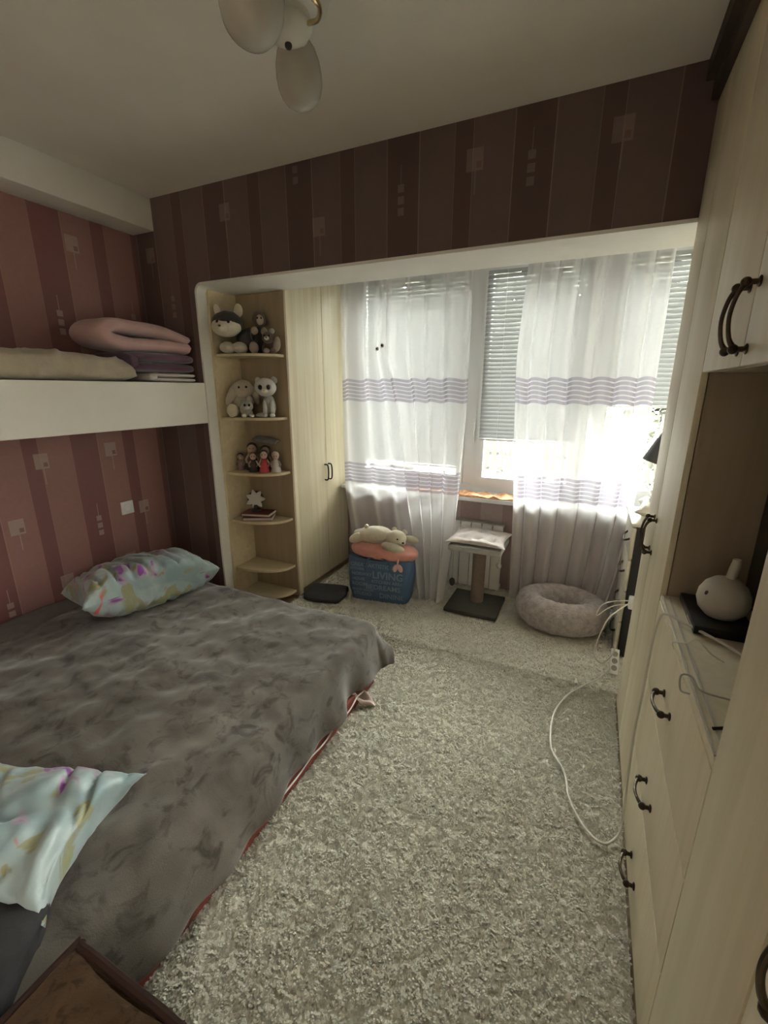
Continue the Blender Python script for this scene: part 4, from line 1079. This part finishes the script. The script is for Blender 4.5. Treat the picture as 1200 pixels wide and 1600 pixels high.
part('body', lathe([(r*k_, z*k_) for r, z in [(.030, 0), (.048, .006), (.070, .030), (.079, .062), (.076, .090), (.062, .120), (.040, .140), (.016, .149), (.004, .150)]], 36, hc), 'gadget', hm)
part('spout', tube([hc+Vector(q) for q in ((.006, 0, .112), (.009, 0, .140), (.012, 0, .160), (.011, 0, .174))], lambda t: .0125*(1-.5*max(0, t-.6)), 12, 4), 'gadget', hm)
part('button', ell(hc+Vector((-.047, -.030, .075)), (.006, .006, .008), (0, 0, 0), 12, 8), 'dark', hm)
tag(part('wire_clip', tube([(.262, 1.235, ZN-.005), (.258, 1.24, ZN+.012), (.285, 1.24, ZN+.016), (.31, 1.245, ZN+.03), (.335, 1.22, ZN+.012), (.36, 1.20, ZN+.006)], .002, 7, 5), 'cable'), 'small bent wire clip hooked over the niche edge', 'clip')
tag(part('cable_loop', tube([(.262, 1.03, ZN+.004), (.252, 1.06, ZN-.010), (.255, 1.09, ZN+.010), (.275, 1.085, ZN+.014), (.285, 1.04, ZN+.012), (.34, 1.04, ZN+.006), (.44, 1.03, ZN+.006), (.52, .98, ZN+.006)], .0021, 7, 6), 'greycable'), 'thin grey cable looped over the niche edge', 'cable')
tag(part('remote_cable', tube([(.285, .925, ZN+.006), (.33, .945, ZN+.006), (.37, .935, ZN+.006), (.42, .95, ZN+.006)], .0035, 7, 5), 'black'), 'short black cable lying at the near end of the niche', 'cable')

# ------------------------------------------------------------------ ceiling lamp
cl = thing('ceiling_lamp', 'white ceiling lamp with opal glass shades and brass arms', 'lamp', (-.93, 1.28, 2.6))
HX, HY = -.935, 1.345
part('ceiling_plate', lathe([(.005, -.060), (.050, -.058), (.092, -.046), (.118, -.022), (.125, 0)], 40, (HX, HY, 2.5995)), 'lampwhite', cl)
part('hub', lathe([(.004, -.118), (.030, -.113), (.058, -.098), (.072, -.075), (.066, -.045)], 24, (HX, HY, 2.6)), 'lampwhite', cl)
part('finial', ell((HX, HY, 2.479), (.011, .011, .010), (0, 0, 0), 12, 8), 'dark', cl)
SH = [((-.885, 1.125), 2.425, .0785), ((-.975, 1.455), 2.462, .072), ((-.735, 1.10), 2.50, .074)]
for (sx, sy), sz, r_ in SH:
    c = Vector((sx, sy, sz)); d = Vector((sx-HX, sy-HY, 0)); dn = d.normalized(); k = r_/.080
    ax = (Vector((dn.x*.55, dn.y*.55, -1))).normalized()                # shade axis, pointing outwards and down
    neck = c-ax*.112*k
    hubp = Vector((HX, HY, 2.52))+dn*.066
    if sx > -.8: part('arm', tube([(-.868, 1.352, 2.518), (-.815, 1.318, 2.492), (-.768, 1.25, 2.468), (-.765, 1.19, 2.475), neck-ax*.03, neck-ax*.012], .0065, 10, 6), 'brass', cl)
    else: part('arm', tube([hubp, hubp+dn*.045+Vector((0, 0, -.012)), neck-ax*.05+dn*.012, neck-ax*.012], .0065, 10, 6), 'brass', cl)
    q = Vector((0, 0, 1)).rotation_difference(ax).to_matrix().to_4x4()
    part('cup', lathe([(.012, -.016), (.030, -.006), (.042*k, .022), (.038*k, .024), (.010, .0)], 24, neck, q), 'lampwhite', cl)
    part('glass_shade', lathe([(a*k, b*k) for a, b in [(.034, .0), (.044, .010), (.064, .036), (.076, .070), (.080, .105), (.078, .135), (.068, .163), (.050, .184), (.026, .196), (.003, .199)]], 40, neck, q), 'opal', cl)

# ------------------------------------------------------------------ outside
struct('ground', box(-14, 14, 3.7, 26, -.75, -.60), 'grass')
fn = thing('garden_fence', 'weathered plank fence across the yard outside the window', 'fence', (0, 12.0, -.6))
pr_ = None
for i in range(74):
    x = -9.2+i*.19
    if pr_ is None:
        pr_ = part('plank', box(x, x+.135, 12.0, 12.03, -.6, .95+.05*random.random()), 'fence', fn)
    else:
        o = pr_.copy(); COL.objects.link(o); o.parent = fn; o.location.x = pr_.location.x+i*.19; o.location.z = pr_.location.z-.04*random.random()
for z in (-.2, .6): part('rail', box(-9.3, 5.0, 12.03, 12.08, z, z+.08), 'fence', fn)
def shrub(label, x, y, h, seed, leaves):
    t = thing('shrub', label, 'shrub', (x, y, -.6), 0, 'shrubs outside the window'); r = random.Random(seed); g = G(); lv = G()
    for k in range(9):
        a = r.uniform(0, 6.28); l = h*r.uniform(.6, 1); s = r.uniform(.15, .5)
        p = [(x, y, -.6)]
        for q in (.35, .7, 1): p.append((x+math.cos(a)*s*l*q+r.uniform(-.05, .05), y+math.sin(a)*s*l*q, -.6+l*q))
        b = tube(p, lambda u: .022*(1-.75*u), 6, 4); g.add(b.v, b.f)
        for j in range(leaves):
            u = r.uniform(.4, 1); c = Vector(p[0]).lerp(Vector(p[-1]), u)+Vector((r.gauss(0, .16), r.gauss(0, .16), r.gauss(0, .14)))
            n1 = Vector((r.gauss(0, 1), r.gauss(0, 1), r.gauss(0, 1))).normalized()*.05; n2 = Vector((r.gauss(0, 1), r.gauss(0, 1), r.gauss(0, 1))).normalized()*.035
            lv.add([c-n1, c+n2, c+n1, c-n2], [(0, 1, 2, 3)])
    part('branches', g, 'bark', t); 
    if leaves: o = part('foliage', lv, 'leafy', t, smooth=False); o['kind'] = 'stuff'
shrub('bare-branched shrub in the yard before the fence, seen under the middle blind', -1.2, 8.6, 1.9, 3, 6)
shrub('leafy yellow-green shrub outside the right sash', 1.15, 7.4, 2.2, 5, 60)
shrub('yellow-green shrub outside near the right end of the window', .55, 9.2, 2.0, 8, 55)
shrub('leafy shrub outside behind the left sheer curtain', -3.4, 8.4, 2.1, 11, 50)

def tree(label, x, y, h, wd_, seed):
    t = thing('tree', label, 'tree', (x, y, -.6), 0, 'trees beyond the fence'); r = np.random.default_rng(seed)
    part('trunk', tube([(x, y, -.6), (x+.1, y, h*.3), (x, y+.1, h*.7)], lambda u: .22*(1-.7*u), 8, 4), 'bark', t)
    n = 2600; u = r.normal(size=(n, 3)); u /= np.linalg.norm(u, axis=1)[:, None]; rad_ = r.uniform(.35, 1, n)**.5
    c = u*rad_[:, None]*np.array([wd_, wd_*.8, h*.46])+np.array([x, y, h*.50])
    c[:, 2] = np.maximum(c[:, 2], -.3)
    a = r.normal(size=(n, 3)); a /= np.linalg.norm(a, axis=1)[:, None]; b = np.cross(a, u); b /= np.linalg.norm(b, axis=1)[:, None]+1e-6
    V = np.stack([c-a*.26, c+b*.17, c+a*.26, c-b*.17], 1).reshape(-1, 3)
    g = G(); g.v = [tuple(q) for q in V]; g.f = [(4*i, 4*i+1, 4*i+2, 4*i+3) for i in range(n)]
    o = part('foliage', g, 'leafy', t, smooth=False); o['kind'] = 'stuff'
for i, (x, y, h, wd_) in enumerate(((-12.5, 17, 8.4, 2.6), (-9.2, 16, 7.6, 2.3), (-6.2, 16.5, 8.2, 2.2), (-3.3, 16, 7.8, 2.2), (-.6, 16.6, 8.3, 2.1), (2.0, 16, 7.7, 2.2), (4.8, 16.5, 8.0, 2.4))):
    tree(('first', 'second', 'third', 'fourth', 'fifth', 'sixth', 'seventh')[i]+' from the left of the pale green trees beyond the fence', x, y, h, wd_, 20+i)
